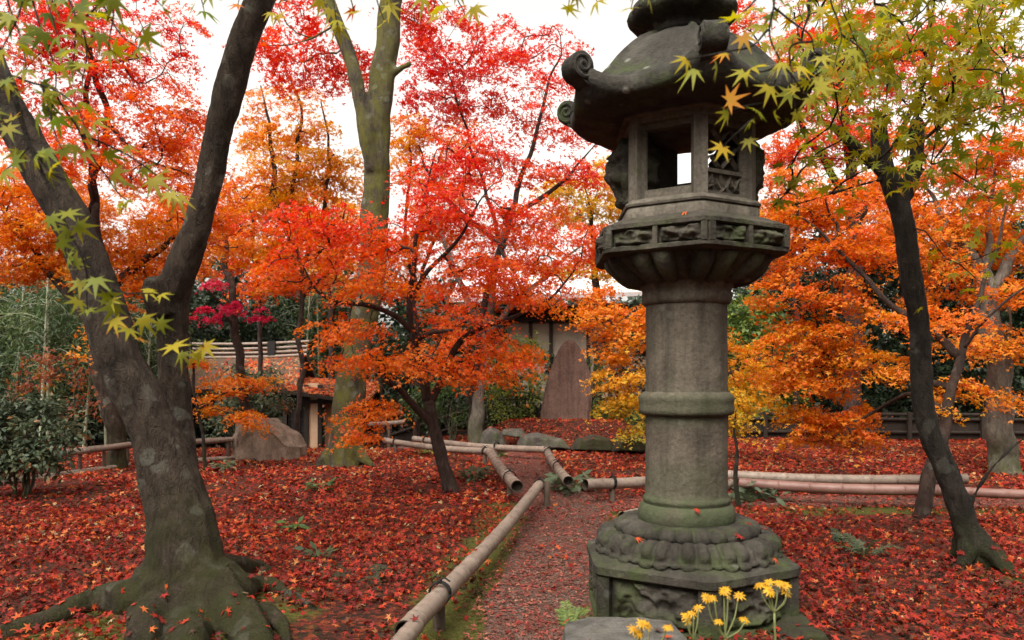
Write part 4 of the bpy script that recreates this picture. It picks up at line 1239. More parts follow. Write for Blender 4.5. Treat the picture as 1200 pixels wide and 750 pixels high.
# crimson crown, upper left
tree('maple_tree', 'fine twigged red maple with a thin dark trunk, behind the leaning left trunk', 'tree', None,
     [(pp((172, 556, 11.6), (160, 480, 11.6), (138, 370, 11.6), (112, 265, 11.6), (102, 190, 11.6), (106, 110, 11.5), (112, 30, 11.4)), [0.085, .075, .065, .06, .052, .04, .025]),
      (pp((102, 250, 11.6), (125, 140, 11.2), (110, 75, 10.9), (80, 30, 10.7), (57, -5, 10.5)), [.05, .045, .04, .03, .02]), (pp((125, 140, 11.2), (150, 170, 11), (180, 190, 10.9), (225, 205, 10.8)), [.035, .03, .02, .01]),
      (pp((110, 72, 10.9), (140, 70, 10.8), (165, 67, 10.7)), [.02, .016, .01]), (pp((100, 260, 11.6), (60, 200, 11.6), (30, 130, 11.6)), [.05, .04, .02])],
     [(35, 35, 45, 36, 11, 1, 18), (115, 42, 52, 32, 11, 1, 22), (160, 90, 45, 32, 11, 1, 20), (60, 100, 52, 38, 11.2, 1, 22), (205, 125, 34, 26, 11, 1, 15), (200, 165, 40, 20, 11.2, 1, 10), (140, 160, 52, 30, 11, 1, 22), (218, 165, 32, 20, 11, .8, 8), (88, 185, 46, 26, 11.2, 1, 18),
      (185, 205, 46, 22, 11, 1, 14), (185, 22, 26, 16, 11, .7, 6), (20, 155, 42, 36, 11.3, 1, 16), (245, 30, 20, 12, 11, .5, 2), (60, -20, 80, 30, 11, 1, 16), (200, 60, 14, 16, 11, .5, 2)],
     SPEC(0.33, 90, 0.045, LEAF_FAR), zgrad(3.8, 6.5, 0.14, 0.66, .22), B_MAPLE, L_RED, ok_z=2.2, rmin=0.004)
tree('maple_tree', 'orange maple on a grey trunk behind the low left fence', 'tree', None,
     [(pp((138, 556, 13.2), (135, 530, 13.2), (128, 480, 13.2), (120, 430, 13.2), (112, 380, 13.2), (100, 320, 13.2), (92, 260, 13.2)), [.20, .155, .14, .135, .12, .09, .05]), (pp((112, 380, 13.2), (60, 320, 13.4), (20, 270, 13.5)), [.10, .07, .03]), (pp((110, 365, 13.2), (160, 310, 13.4), (220, 270, 13.4)), [.10, .07, .03])],
     [(15, 235, 52, 36, 13.5, 1.2, 36), (65, 275, 52, 28, 13.5, 1.2, 36), (10, 300, 42, 20, 13.5, 1, 24), (120, 265, 52, 36, 13.6, 1.2, 40), (182, 285, 46, 32, 13.6, 1, 32), (135, 320, 40, 24, 13.4, .8, 20), (235, 245, 42, 30, 14, 1, 24), (50, 320, 50, 12, 13.6, .8, 14), (255, 290, 36, 24, 14, 1, 12), (75, 215, 60, 24, 13.8, 1, 20), (130, 385, 14, 40, 12.9, .4, 9), (180, 235, 50, 24, 13.8, 1, 14), (165, 350, 24, 18, 13.2, .5, 6)],
     SPEC(0.36, 90, 0.052, LEAF_FAR), zgrad(2.5, 5.0, 0.36, 0.56, .22), B_GREY, L_ORANGE, ok_z=2.0)
tree('maple_tree', 'amber maple with several thin wavering stems, left of the mossed trunk', 'tree', None,
     [(pp((348, 530, 17), (352, 400, 17), (352, 300, 17), (346, 220, 17), (352, 130, 17), (332, 70, 17)), [.06, .055, .05, .045, .03, .015]), (pp((352, 330, 17), (325, 230, 17), (318, 160, 17), (304, 100, 17)), [.07, .06, .04, .015]),
      (pp((354, 310, 17), (380, 250, 17), (384, 190, 17), (378, 120, 17)), [.06, .05, .035, .015]), (pp((352, 350, 17), (400, 300, 16.8), (405, 240, 16.8)), [.05, .035, .02])],
     [(325, 180, 40, 30, 17, 1.2, 22), (308, 232, 42, 30, 17, 1.2, 30), (372, 215, 38, 36, 17.2, 1.2, 28), (352, 275, 52, 30, 17, 1.2, 36), (300, 290, 40, 26, 17, 1, 26), (395, 190, 24, 40, 17.2, 1, 16), (330, 325, 40, 18, 17, 1, 12), (395, 300, 30, 30, 17.3, 1, 12), (318, 120, 36, 34, 17, .8, 9), (372, 130, 30, 30, 17, .8, 8), (345, 150, 40, 30, 17, .8, 10), (408, 200, 20, 40, 17.4, .8, 8)],
     SPEC(0.40, 80, 0.062, LEAF_FAR), zgrad(3.5, 7.0, 0.45, 0.30, .35), B_MAPLE, L_ORANGE, ok_z=1.5, rmin=0.006)
tree('maple_tree', 'tall crimson maple spreading across the white sky left of the lantern roof', 'tree', None,
     [(pp((552, 524, 17.8), (556, 440, 17.2), (574, 330, 16.4), (596, 260, 16), (622, 180, 16), (642, 105, 16), (658, 50, 16)), [.09, .08, .07, .06, .045, .03, .012]), (pp((600, 320, 16), (570, 230, 16), (545, 150, 16), (520, 70, 16)), [.05, .038, .025, .01]), (pp((606, 250, 16), (655, 215, 16), (700, 170, 15.8)), [.06, .04, .012]), (pp((590, 290, 16), (520, 230, 16.2), (490, 170, 16.4)), [.06, .045, .015])],
     [(535, 62, 50, 30, 16, 1.2, 22), (588, 62, 44, 30, 16, 1.2, 16), (556, 110, 52, 26, 16, 1.2, 20), (614, 135, 42, 26, 16, 1, 11), (668, 160, 40, 22, 16, 1, 8), (512, 118, 40, 28, 16, 1, 16), (645, 200, 50, 24, 16, 1, 14), (590, 178, 42, 24, 16, 1, 11), (690, 205, 26, 20, 16, .8, 6), (480, 48, 36, 24, 16.3, 1, 10), (648, 95, 34, 26, 16, .8, 9), (655, 50, 26, 20, 16, .8, 5), (500, 20, 30, 14, 16, .8, 4), (700, 140, 20, 18, 16, .6, 3), (625, 70, 26, 20, 16, .6, 3)],
     SPEC(0.40, 80, 0.058, LEAF_FAR), zgrad(5, 9, 0.50, 0.78, .16), B_MAPLE, L_RED, ok_z=2.5, rmin=0.005)
tree('maple_tree', 'orange red maple on a pale grey trunk, left of the stone tablet', 'tree', None,
     [(pp((559, 520, 17.4), (559, 490, 17.4), (561, 450, 17.4), (565, 400, 17.4), (575, 340, 17.4), (588, 270, 17.4)), [.20, .155, .14, .13, .10, .04]), (pp((566, 395, 17.4), (620, 340, 17.4), (680, 290, 17.4)), [.08, .06, .02]), (pp((566, 395, 17.4), (530, 310, 17.4), (505, 230, 17.6)), [.09, .06, .02])],
     [(640, 258, 48, 24, 17.4, 1.2, 17), (690, 285, 36, 20, 17.4, 1, 11), (610, 300, 50, 26, 17.4, 1.2, 16), (560, 345, 50, 26, 17.2, 1, 16), (625, 345, 50, 16, 17.2, 1, 11), (550, 300, 36, 26, 17.6, 1, 10), (530, 405, 40, 18, 17, .8, 10), (590, 420, 40, 14, 17, .8, 8), (480, 335, 40, 24, 18, 1, 9)],
     SPEC(0.40, 80, 0.062, LEAF_FAR), zgrad(2, 6.5, 0.25, 0.35, .35), B_PALE, L_RED, ok_z=1.8, rmin=0.006)
tree('maple_tree', 'rusty orange maple with a fan of thin stems, right of the mossed trunk', 'tree', None,
     [(pp((490, 525, 19), (488, 400, 19), (486, 310, 19), (498, 240, 19), (520, 170, 19)), [.07, .06, .055, .045, .015]), (pp((488, 350, 19), (505, 290, 19), (540, 220, 19), (560, 170, 19)), [.05, .045, .03, .012]), (pp((487, 340, 19), (474, 260, 19), (482, 190, 19), (478, 130, 19)), [.045, .04, .03, .012])],
     [(525, 230, 42, 36, 19, 1.2, 22), (498, 190, 40, 34, 19, 1.2, 22), (500, 270, 44, 30, 19, 1.2, 20), (476, 150, 30, 34, 19, 1, 14), (520, 150, 36, 24, 19, 1, 10), (430, 250, 30, 40, 19.3, 1, 14), (550, 270, 36, 30, 19, 1, 12), (545, 180, 30, 26, 19, 1, 8), (470, 300, 26, 26, 19, 1, 8)],
     SPEC(0.42, 80, 0.066, LEAF_FAR), zgrad(3, 8, 0.60, 0.48, .3), B_MAPLE, L_ORANGE, ok_z=2.0, rmin=0.006)
for (nm, tx, crown_, tn, seed_) in (
        ('tall orange maple far back, showing between the two old stems', 215, [(225, 210, 40, 40, 23, 1.5, 22), (195, 260, 40, 30, 23, 1.5, 18), (245, 270, 40, 34, 23, 1.5, 20), (215, 150, 30, 26, 23, 1.2, 8), (260, 200, 24, 30, 23, 1.2, 9), (215, 315, 40, 20, 23, 1.2, 14)], .62, 1),
        ('golden maple far back, showing left of the mossed trunk', 385, [(385, 250, 34, 40, 23, 1.5, 18), (340, 240, 40, 40, 23, 1.5, 22), (360, 310, 46, 26, 23, 1.5, 20), (400, 320, 36, 30, 23, 1.5, 16), (310, 170, 26, 26, 23, 1.2, 8), (300, 250, 30, 30, 23, 1.2, 12)], .28, 2),
        ('rust coloured maple far back at the left edge', 30, [(20, 290, 46, 30, 22, 1.5, 20), (75, 240, 46, 36, 22, 1.5, 20), (90, 310, 46, 24, 22, 1.5, 18), (150, 300, 40, 30, 22, 1.5, 16), (30, 210, 40, 30, 22, 1.5, 12)], .55, 3),
        ('orange maple far back, between lantern and wide orange maple', 930, [(900, 260, 30, 40, 20, 1.2, 14), (940, 230, 40, 40, 20, 1.2, 20), (1000, 240, 46, 40, 20, 1.2, 22), (1060, 250, 46, 50, 20, 1.2, 24), (1130, 260, 46, 50, 20, 1.2, 24), (1190, 230, 40, 60, 20, 1.2, 24)], .60, 4)):
    tree('maple_tree', nm, 'tree', 'second row of maples far back', [(pp((tx, 520, crown_[0][4]), (tx + 4, 400, crown_[0][4]), (tx, 310, crown_[0][4]), (tx + 6, 240, crown_[0][4])), [.08, .07, .05, .02])], crown_,
         SPEC(0.52, 85, 0.078, LEAF_FAR), zgrad(4, 9, tn, tn - 0.06, .28, off=seed_ * 7.0), B_MAPLE, L_ORANGE, ok_z=3.0, rmin=0.006)
tree('maple_tree', 'golden yellow maple glowing high behind the red ones, left of the fire box', 'tree', None,
     [(pp((700, 515, 20.5), (700, 400, 20.5), (698, 300, 20.5), (690, 230, 20.5)), [.15, .13, .09, .03])],
     [(682, 225, 44, 18, 20.5, 1.2, 16), (668, 250, 36, 14, 20.5, 1, 9), (712, 250, 30, 24, 20.5, 1, 12), (700, 315, 36, 20, 20.3, 1, 12), (650, 315, 30, 14, 20.3, 1, 6), (650, 220, 22, 12, 20.5, 1, 4), (715, 200, 20, 14, 20.5, 1, 4)],
     SPEC(0.48, 80, 0.080, LEAF_FAR), zgrad(3, 7, 0.40, 0.40, .2), B_MAPLE, L_YELLOW, ok_z=2.5, rmin=0.006)
tree('maple_tree', 'low maple turning from gold to orange just behind the lantern shaft', 'tree', None,
     [(pp((802, 530, 14.3), (798, 500, 14.3), (790, 465, 14.3), (765, 425, 14.3), (735, 395, 14.2), (710, 370, 14.2)), [.10, .085, .07, .05, .03, .015]), (pp((796, 490, 14.3), (830, 450, 14.3), (870, 430, 14.3), (900, 415, 14.3)), [.06, .05, .03, .012]), (pp((790, 465, 14.3), (800, 410, 14.3), (805, 360, 14.3)), [.05, .035, .015]), (pp((770, 432, 14.3), (735, 435, 13.8), (712, 450, 13.6)), [.04, .03, .012])],
     [(705, 366, 36, 18, 14.2, .8, 15), (745, 372, 34, 24, 14.2, .8, 16), (724, 405, 32, 22, 14.1, .7, 15), (728, 438, 28, 24, 14, .7, 15), (745, 468, 30, 24, 14, .7, 14), (716, 468, 16, 12, 13.9, .5, 5), (872, 425, 34, 28, 14.3, .8, 15), (882, 465, 30, 22, 14.2, .8, 12), (862, 495, 22, 14, 14, .6, 6), (905, 442, 28, 18, 14.3, .7, 9), (800, 400, 60, 30, 14.4, .8, 14), (740, 500, 20, 10, 13.9, .4, 4), (690, 340, 22, 12, 14.2, .6, 5)],
     SPEC(0.32, 90, 0.052, LEAF_FAR), zgrad(0.8, 3.0, 0.22, 0.95, .18), B_MAPLE, L_YELLOW, ok_z=0.5)
# big orange maple, right
Ob = G(1078, 606); Yo = Ob[1]
tree('maple_tree', 'wide orange maple on a leaning red brown trunk, right of the lantern', 'tree', None,
     [(pp((1074, 622, Yo), (1078, 603, Yo), (1084, 580, Yo), (1094, 545, Yo + .1), (1108, 495, Yo + .3), (1126, 415, Yo + .6), (1148, 345, Yo + .9), (1168, 290, Yo + 1.2), (1180, 240, Yo + 1.4)), [.105, .088, .080, .076, .066, .050, .030, .02, .012]),
      (pp((1125, 418, Yo + .6), (1090, 385, Yo + 1), (1055, 365, Yo + 1.2), (1033, 347, Yo + 1.3), (1005, 315, Yo + 1.4), (972, 282, Yo + 1.5), (940, 255, Yo + 1.5)), [.055, .048, .042, .038, .03, .022, .012]),
      (pp((1110, 485, Yo + .3), (1075, 462, Yo + .9), (1045, 470, Yo + 1.4), (1010, 490, Yo + 1.8), (985, 497, Yo + 2)), [.045, .035, .026, .018, .010]),
      (pp((1116, 455, Yo + .5), (1060, 440, Yo + 1.4), (990, 430, Yo + 2), (940, 430, Yo + 2.2)), [.045, .036, .026, .012]),
      (pp((1128, 408, Yo + .6), (1150, 380, Yo + .4), (1190, 345, Yo + .3), (1230, 320, Yo + .3)), [.022, .018, .014, .008])],
     [(935, 245, 46, 24, 10.6, .8, 20), (985, 238, 46, 26, 10.6, .8, 20), (1005, 290, 44, 24, 10.4, .8, 18), (950, 300, 46, 26, 10.6, .8, 22), (920, 338, 34, 22, 10.7, .7, 13), (985, 345, 40, 22, 10.5, .7, 13), (945, 392, 48, 26, 10.8, .8, 24), (905, 432, 30, 18, 10.8, .6, 11), (1000, 418, 46, 20, 10.6, .7, 16), (962, 445, 46, 22, 10.8, .7, 20),
      (985, 488, 42, 18, 11, .6, 16), (932, 490, 36, 16, 11, .6, 11), (1003, 512, 28, 10, 10.8, .5, 7), (955, 515, 30, 9, 11, .4, 6), (1100, 375, 36, 18, 9.6, .6, 11), (1130, 455, 26, 9, 9.2, .4, 5), (1092, 472, 22, 10, 9.2, .4, 4), (1045, 430, 28, 18, 10, .6, 7), (1045, 300, 36, 24, 10.2, .7, 9), (1045, 370, 26, 16, 10, .6, 6), (900, 285, 22, 18, 10.7, .6, 5), (890, 400, 14, 14, 10.8, .4, 3), (915, 205, 24, 14, 10.6, .5, 5)],
     SPEC(0.27, 100, 0.042, LEAF_FAR), zgrad(0.6, 4.2, 0.40, 0.62, .22), B_BROWN, L_ORANGE, base=(Ob[0], Ob[1], Ob[2]), ok_z=0.9, rmin=0.0045, wob=0.04)
tree('maple_tree', 'orange maple on a stout pale grey trunk at the right edge', 'tree', None,
     [(pp((1180, 566, 12.5), (1177, 545, 12.5), (1173, 500, 12.5), (1167, 440, 12.5), (1160, 385, 12.5), (1154, 340, 12.5)), [.27, .225, .20, .19, .18, .15], False), (pp((1155, 350, 12.5), (1140, 300, 12.5), (1105, 255, 12.5), (1080, 220, 12.5)), [.10, .08, .05, .02]), (pp((1157, 355, 12.5), (1185, 300, 12.5), (1215, 265, 12.5)), [.11, .08, .03]), (pp((1156, 345, 12.5), (1160, 280, 12.5), (1165, 200, 12.5)), [.07, .05, .02])],
     [(1100, 262, 46, 26, 12.5, 1, 20), (1152, 240, 46, 28, 12.5, 1, 20), (1195, 285, 38, 28, 12.5, 1, 17), (1105, 312, 40, 20, 12.4, .8, 15), (1170, 345, 42, 20, 12.3, .8, 16), (1125, 402, 40, 14, 12.3, .7, 10), (1192, 400, 34, 18, 12.3, .7, 12), (1052, 260, 36, 26, 12.6, .9, 14), (1185, 180, 40, 28, 12.6, 1, 22), (1122, 190, 46, 28, 12.6, 1, 26), (1050, 215, 40, 24, 12.7, .8, 20), (1060, 170, 36, 22, 12.9, .8, 14), (1190, 110, 30, 30, 12.8, .8, 10), (1075, 345, 26, 14, 12.5, .6, 6), (1180, 470, 26, 10, 12.2, .5, 4)],
     SPEC(0.33, 90, 0.050, LEAF_FAR), zgrad(1.5, 5.5, 0.42, 0.60, .2), B_PALE, L_ORANGE, base=P(1178, 558, 12.5), ok_z=2.0)
tree('maple_tree', 'scarlet maple crown high at the upper right, behind the yellow green leaves', 'tree', None,
     [(pp((1000, 525, 15), (1000, 400, 15), (1003, 280, 15), (995, 180, 15), (985, 90, 15)), [.17, .15, .13, .10, .04]), (pp((1003, 260, 15), (1060, 150, 15), (1100, 60, 15)), [.09, .06, .02]), (pp((1000, 240, 15), (940, 150, 14.8), (910, 90, 14.8)), [.08, .05, .02])],
     [(932, 62, 42, 32, 14.8, 1, 26), (955, 122, 42, 26, 14.8, 1, 24), (925, 170, 36, 14, 14.6, .8, 15), (985, 165, 40, 24, 14.8, 1, 18), (992, 60, 42, 36, 15, 1, 30), (1035, 85, 42, 36, 15, 1, 30), (872, 15, 30, 16, 14.6, .8, 8), (1072, 50, 42, 30, 15, 1, 18), (1022, 145, 42, 26, 15, 1, 15), (1110, 100, 36, 34, 15, 1, 16), (1160, 70, 28, 34, 15.2, 1, 9), (905, 190, 26, 12, 14.6, .7, 6), (1000, -10, 90, 30, 15, 1.2, 20), (1130, 30, 40, 24, 15, 1, 8), (1180, 120, 24, 20, 15.2, .8, 5)],
     SPEC(0.38, 90, 0.056, LEAF_FAR), zgrad(5, 9, 0.28, 0.50, .3), B_MAPLE, L_RED, ok_z=3.0, rmin=0.006)
tree('maple_tree', 'slim leaning tree with a shelf of crimson pink leaves, behind the boulder', 'tree', None,
     [(pp((293, 500, 16.2), (287, 460, 16.2), (278, 410, 16.2), (271, 350, 16.2), (265, 300, 16.2), (258, 250, 16.2)), [.11, .10, .09, .08, .065, .03]), (pp((274, 370, 16.2), (255, 350, 16), (240, 335, 15.8)), [.03, .022, .01]), (pp((276, 390, 16.2), (262, 372, 16), (250, 366, 15.8)), [.03, .022, .01])],
     [(244, 332, 24, 4, 15.8, .5, 5), (262, 361, 44, 4, 15.8, .6, 11), (240, 373, 22, 3, 15.8, .5, 4), (300, 372, 16, 3, 15.8, .4, 3)],
     SPEC(0.20, 46, 0.055, LEAF_FAR, droop=0.35), lambda c: 0.5 + 0.3 * RNG.normal(size=len(c)), B_BROWN, L_PINK, ok_z=1.2, rmin=0.005)
tree('maple_tree', 'scarlet tipped maple filling the gap above the thatched gate', 'tree', None,
     [(pp((305, 520, 18.5), (305, 400, 18.5), (298, 300, 18.5), (290, 230, 18.5)), [.06, .055, .045, .02])],
     [(285, 262, 42, 22, 18.5, 1, 16), (275, 300, 34, 16, 18.3, 1, 9), (330, 300, 30, 26, 18.2, 1, 12), (312, 340, 26, 14, 18, .8, 7), (345, 330, 20, 14, 18, .8, 5), (240, 250, 30, 20, 18.5, 1, 9)],
     SPEC(0.42, 80, 0.068, LEAF_FAR), zgrad(3, 6, 0.2, 0.75, .25), B_MAPLE, L_RED, ok_z=2.0, rmin=0.006)
Sb = G(240, 551)
tree('maple_sapling', 'thin bare stemmed sapling with low orange sprays beside the boulder', 'sapling', None,
     [(pp((241, 556, Sb[1]), (238, 530, Sb[1]), (237, 500, Sb[1]), (228, 460, Sb[1]), (226, 425, Sb[1]), (222, 390, Sb[1])), [.035, .03, .028, .025, .02, .01]), (pp((232, 480, Sb[1]), (262, 462, Sb[1] + .3), (300, 448, Sb[1] + .6)), [.016, .012, .006])],
     [(268, 452, 42, 10, 13.4, .5, 13), (300, 446, 30, 8, 13.6, .5, 7), (245, 472, 28, 12, 13.2, .4, 8), (280, 488, 28, 9, 13.2, .4, 8), (230, 425, 16, 10, 13, .3, 4), (300, 500, 16, 5, 13.2, .3, 3)],
     SPEC(0.24, 60, 0.046, LEAF_FAR), lambda c: 0.45 + 0.12 * RNG.normal(size=len(c)), B_DARK, L_ORANGE, base=(Sb[0], Sb[1], Sb[2]), ok_z=0.5, rmin=0.003, wob=0.03)
Tb = G(864, 596)
tree('maple_sapling', 'thin black sapling against the right side of the lantern shaft', 'sapling', None,
     [(pp((864, 604, Tb[1]), (864, 590, Tb[1]), (863, 555, Tb[1]), (864, 530, Tb[1]), (860, 505, Tb[1]), (862, 480, Tb[1])), [.034, .030, .028, .02, .014, .008])],
     [(868, 486, 12, 16, Tb[1], .2, 5)], SPEC(0.16, 30, 0.038, LEAF_MID), lambda c: 0.35 + 0.1 * RNG.normal(size=len(c)), B_DARK, L_YELLOW, base=(Tb[0], Tb[1], Tb[2]), ok_z=0.6, rmin=0.003, wob=0.02)

# ------------------------------------------------------------------ bamboo rails on short posts
m, t, b = newmat('weathered bamboo')
v = objvec(t)
col = ramp(t, tex_noise(t, v, 3.5, 6, 0.6), [(0.3, (0.17, 0.125, 0.10)), (0.7, (0.30, 0.24, 0.195))])
col = mixc(t, ramp(t, tex_noise(t, v, 14, 7, 0.75), [(0.46, (0,) * 3), (0.68, (0.8,) * 3)]), col, (0.075, 0.058, 0.045))
t.links.new(col, b.inputs['Base Color']); b.inputs['Roughness'].default_value = 0.5; b.inputs['Specular IOR Level'].default_value = 0.4
bump(t, b, tex_noise(t, v, 60, 4, 0.7), 0.15, 0.005)
BAMBOO = m
m, t, b = newmat('reddish bamboo')
v = objvec(t)
col = ramp(t, tex_noise(t, v, 3.5, 6, 0.6), [(0.3, (0.15, 0.068, 0.054)), (0.7, (0.25, 0.14, 0.115))])
t.links.new(col, b.inputs['Base Color']); b.inputs['Roughness'].default_value = 0.5
BAMBOO_RED = m
BORE = plain_mat('dark bamboo bore', (0.02, 0.014, 0.01), (0.06, 0.045, 0.03))
ROPE = plain_mat('black palm rope', (0.006, 0.006, 0.006), (0.02, 0.018, 0.016), 60)
POST = plain_mat('old wooden post', (0.05, 0.035, 0.026), (0.13, 0.095, 0.07), 14, 0.9, (1, 1, 0.2))

def culm(mb, A, B, r, node=0.36, bore=True, taper=1.0, ph=0.3):
    A, B = np.array(A), np.array(B)
    L = np.linalg.norm(B - A); d = (B - A) / L
    ss, rr = [0.0], [r]
    s = node * ph
    while s < L - 0.04:
        ss += [s - 0.022, s - 0.009, s - 0.003, s + 0.003, s + 0.010, s + 0.026]
        rr += [r * 0.985, r * 1.055, r * 1.01, r * 1.065, r * 1.0, r * 0.985]
        s += node * (1 + 0.15 * nz(s, r * 50))
    ss.append(L); rr.append(r)
    ss, rr = np.array(ss), np.array(rr) * np.linspace(1, taper, len(ss))
    k = np.concatenate([[True], np.diff(ss) > 1e-4]); ss, rr = ss[k], rr[k]
    pts = A + d * ss[:, None]
    sag = -0.012 * np.sin(np.pi * ss / L) * min(L, 4)
    pts[:, 2] += sag
    mb.tube(pts, rr, 18, caps=False)
    return d

def tie(mb, c, d, r):
    """a rope lashing with a knot and two loose ends"""
    d = np.array(d); up = np.array([0, 0, 1.0]); sd = np.cross(d, up); sd /= np.linalg.norm(sd); u2 = np.cross(sd, d)
    for o in (-0.012, 0.004, 0.018):
        pts = [c + d * (o + 0.006 * math.sin(a)) + (sd * math.cos(a) + u2 * math.sin(a)) * (r + 0.006) for a in np.linspace(0, 2 * math.pi, 17)]
        mb.tube(pts, 0.0065, 5)
    k = c + u2 * (r + 0.014)
    mb.lathe([(0.002, -0.014), (0.014, -0.008), (0.017, 0.002), (0.012, 0.012), (0.002, 0.016)], 8, c=k)
    mb.tube(spline([k, k + sd * 0.03 + u2 * 0.022, k + sd * 0.07 + u2 * 0.004 - d * .01], 4), 0.0055, 5)
    mb.tube(spline([k, k - sd * 0.03 + u2 * 0.025 + d * .02, k - sd * 0.06 - u2 * 0.01 + d * .03], 4), 0.0055, 5)

RAILS = 'bamboo rails edging the path'
def rail(A, B, r, label, posts, mat=None, ph=0.3, ropes=True, node=0.36, tops=()):
    A, B = np.array(A), np.array(B)
    base = (A + B) / 2; base[2] = ground_z(base[0], base[1])
    o = thing('bamboo_rail', label, 'bamboo rail', base, RAILS)
    mb = MB(); d = culm(mb, A, B, r, node, ph=ph)
    rl = mb.build('rail', mat or BAMBOO, o, smooth=50)
    for E, s in ((A, 1), (B, -1)):                       # hollow ends: cut rim and dark bore
        mb = MB(); mb.lathe([(r * 1.0, 0.0), (r * 0.86, 0.002), (r * 0.84, 0.09), (0.001, 0.10)], 18, c=(0, 0, 0), cap0=False, cap1=False)
        q = Vector((0, 0, 1)).rotation_difference(Vector(d * s)).to_matrix()
        vv = mb.v[-1]; mb.v[-1] = vv @ np.array(q).T + (E - d * s * 0.001)
        mb.build('cut_end', BORE, rl, smooth=40)
    for i, s in enumerate(posts):
        p = A + (B - A) * s
        gz_ = ground_z(p[0], p[1])
        sd = np.cross(d, [0, 0, 1.0]); sd /= np.linalg.norm(sd)
        q = p + sd * (r + 0.034) * (1 if i % 2 else 1) * 0.0
        top = p[2] - r * 0.9
        if i in tops: q = p + sd * (r + 0.036); top = p[2] + 0.05
        mb = MB()
        mb.tube([(q[0], q[1], gz_ - 0.1), (q[0], q[1], top - .01), (q[0], q[1], top)], [0.040, 0.038, 0.034], 12, wob=0.15)
        mb.build('post', POST, o, smooth=40)
        if ropes:
            mb = MB(); tie(mb, p, d, r * 1.03); mb.build('rope_tie', ROPE, o, smooth=180)
    return o
rail(P(474, 740, 4.08), P(633, 567, 9.5), 0.060, 'long bamboo rail running up the left edge of the path', [0.13, 0.985], ph=0.55, tops=(1,))
rail(P(400, 822, 3.10), P(487, 733, 4.12), 0.048, 'cut short bamboo rail end at the bottom edge left of the path', [0.1], ph=0.4, ropes=False)
rail(P(574, 529, 13.6), P(606, 570, 9.36), 0.075, 'bamboo rail with an open dark end facing the viewer, between maple and path', [0.80], ph=0.3)
rail(P(451, 516, 16.2), P(574, 529, 13.75), 0.060, 'lower of the two bamboo rails passing behind the small maple', [0.12, 0.96], ph=0.2)
rail(P(485, 514, 16.6), P(641, 527, 14.0), 0.062, 'upper bamboo rail behind the small maple, reaching the bend', [0.10, 0.66], ph=0.4)
rail(P(640, 527, 14.0), P(666, 564, 9.75), 0.066, 'bamboo rail slanting down to the leafy plant right of the path', [0.12, 0.62], ph=0.3)
rail(P(686, 568, 9.5), P(845, 555, 10.6), 0.070, 'thick bamboo rail disappearing behind the lantern shaft, left side', [0.18, 0.8], ph=0.25)
rail(P(846, 556.5, 10.42), P(1133, 561, 10.1), 0.068, 'farther bamboo rail to the right of the lantern, ending behind the leaning trunk', [0.05, 0.93], ropes=False)
rail(P(866, 566, 9.7), P(1108, 574.5, 9.05), 0.066, 'nearer reddish bamboo rail to the right of the lantern', [0.06, 0.9], BAMBOO_RED, ropes=False)
rail(P(1112, 575, 9.0), P(1290, 580, 8.7), 0.055, 'bamboo rail leaving the picture at the right edge', [0.1, 0.8], BAMBOO_RED, ropes=False, ph=.6)
rail(P(730, 606, 7.35), P(856, 566, 9.65), 0.055, 'pale bamboo rail peeping out left behind the lotus plinth', [0.2, 0.9], ropes=False, ph=.5)
rail(P(432, 497, 19.0), P(476, 494, 18.6), 0.055, 'short high bamboo pole on a stake behind the mossed trunk', [0.55], ropes=False)

# ------------------------------------------------------------------ low bamboo fence on the left
def low_fence(A, B, label, h=0.40, step=0.42, bigstep=1.3):
    A, B = np.array(A), np.array(B)
    A[2] = ground_z(A[0], A[1]); B[2] = ground_z(B[0], B[1])
    o = thing('bamboo_fence', label, 'fence', (A + B) / 2, 'low bamboo fence by the boulder')
    L = np.linalg.norm(B - A)
    for nm, z, r in (('top_rail', h, 0.050), ('bottom_rail', 0.055, 0.038)):
        mb = MB(); culm(mb, A + [0, 0, z], B + [0, 0, z], r, 0.4); 
        mb.tube([A + [0, .01, z], B + [0, .01, z]], r * 0.8, 8)
        mb.build(nm, BAMBOO, o, smooth=50)
    for i in range(int(L / step) + 1):
        p = A + (B - A) * (i * step / L)
        mb = MB(); mb.tube([p + [0, 0.03, -0.05], p + [0, 0.03, h - 0.045]], 0.045 if i % 3 == 0 else 0.028, 8)
        mb.build('picket', POST, o, smooth=50)
low_fence(P(-40, 566, 11.0), P(152, 548, 13.3), 'low bamboo fence with short pickets behind the left shrub')
low_fence(P(182, 545, 13.7), P(284, 540, 14.6), 'short run of low bamboo fence between the old maple and the boulder')

# ------------------------------------------------------------------ stones
S_BOULDER = stone_mat('warm grey boulder', (0.12, 0.088, 0.066), (0.21, 0.16, 0.122), (0.30, 0.235, 0.185), moss=0.0, lichen=0.2, scale=0.7)
S_DARK = stone_mat('dark garden stone', (0.035, 0.032, 0.028), (0.09, 0.082, 0.07), (0.16, 0.15, 0.13), moss=0.35, lichen=0.3, mossup=False)
S_FLAT = stone_mat('speckled grey stone', (0.07, 0.065, 0.058), (0.13, 0.122, 0.11), (0.21, 0.20, 0.18), moss=0.12, lichen=0.3, scale=2)
S_MOSS = stone_mat('mossy stone', (0.018, 0.016, 0.011), (0.042, 0.037, 0.026), (0.085, 0.076, 0.056), moss=0.6, mosscol=(0.036, 0.042, 0.010), lichen=0.1)
S_TAB = stone_mat('purplish tablet stone', (0.095, 0.056, 0.044), (0.13, 0.080, 0.063), (0.17, 0.11, 0.088), moss=0.0, lichen=0.15, bumps=0.35, scale=0.6)
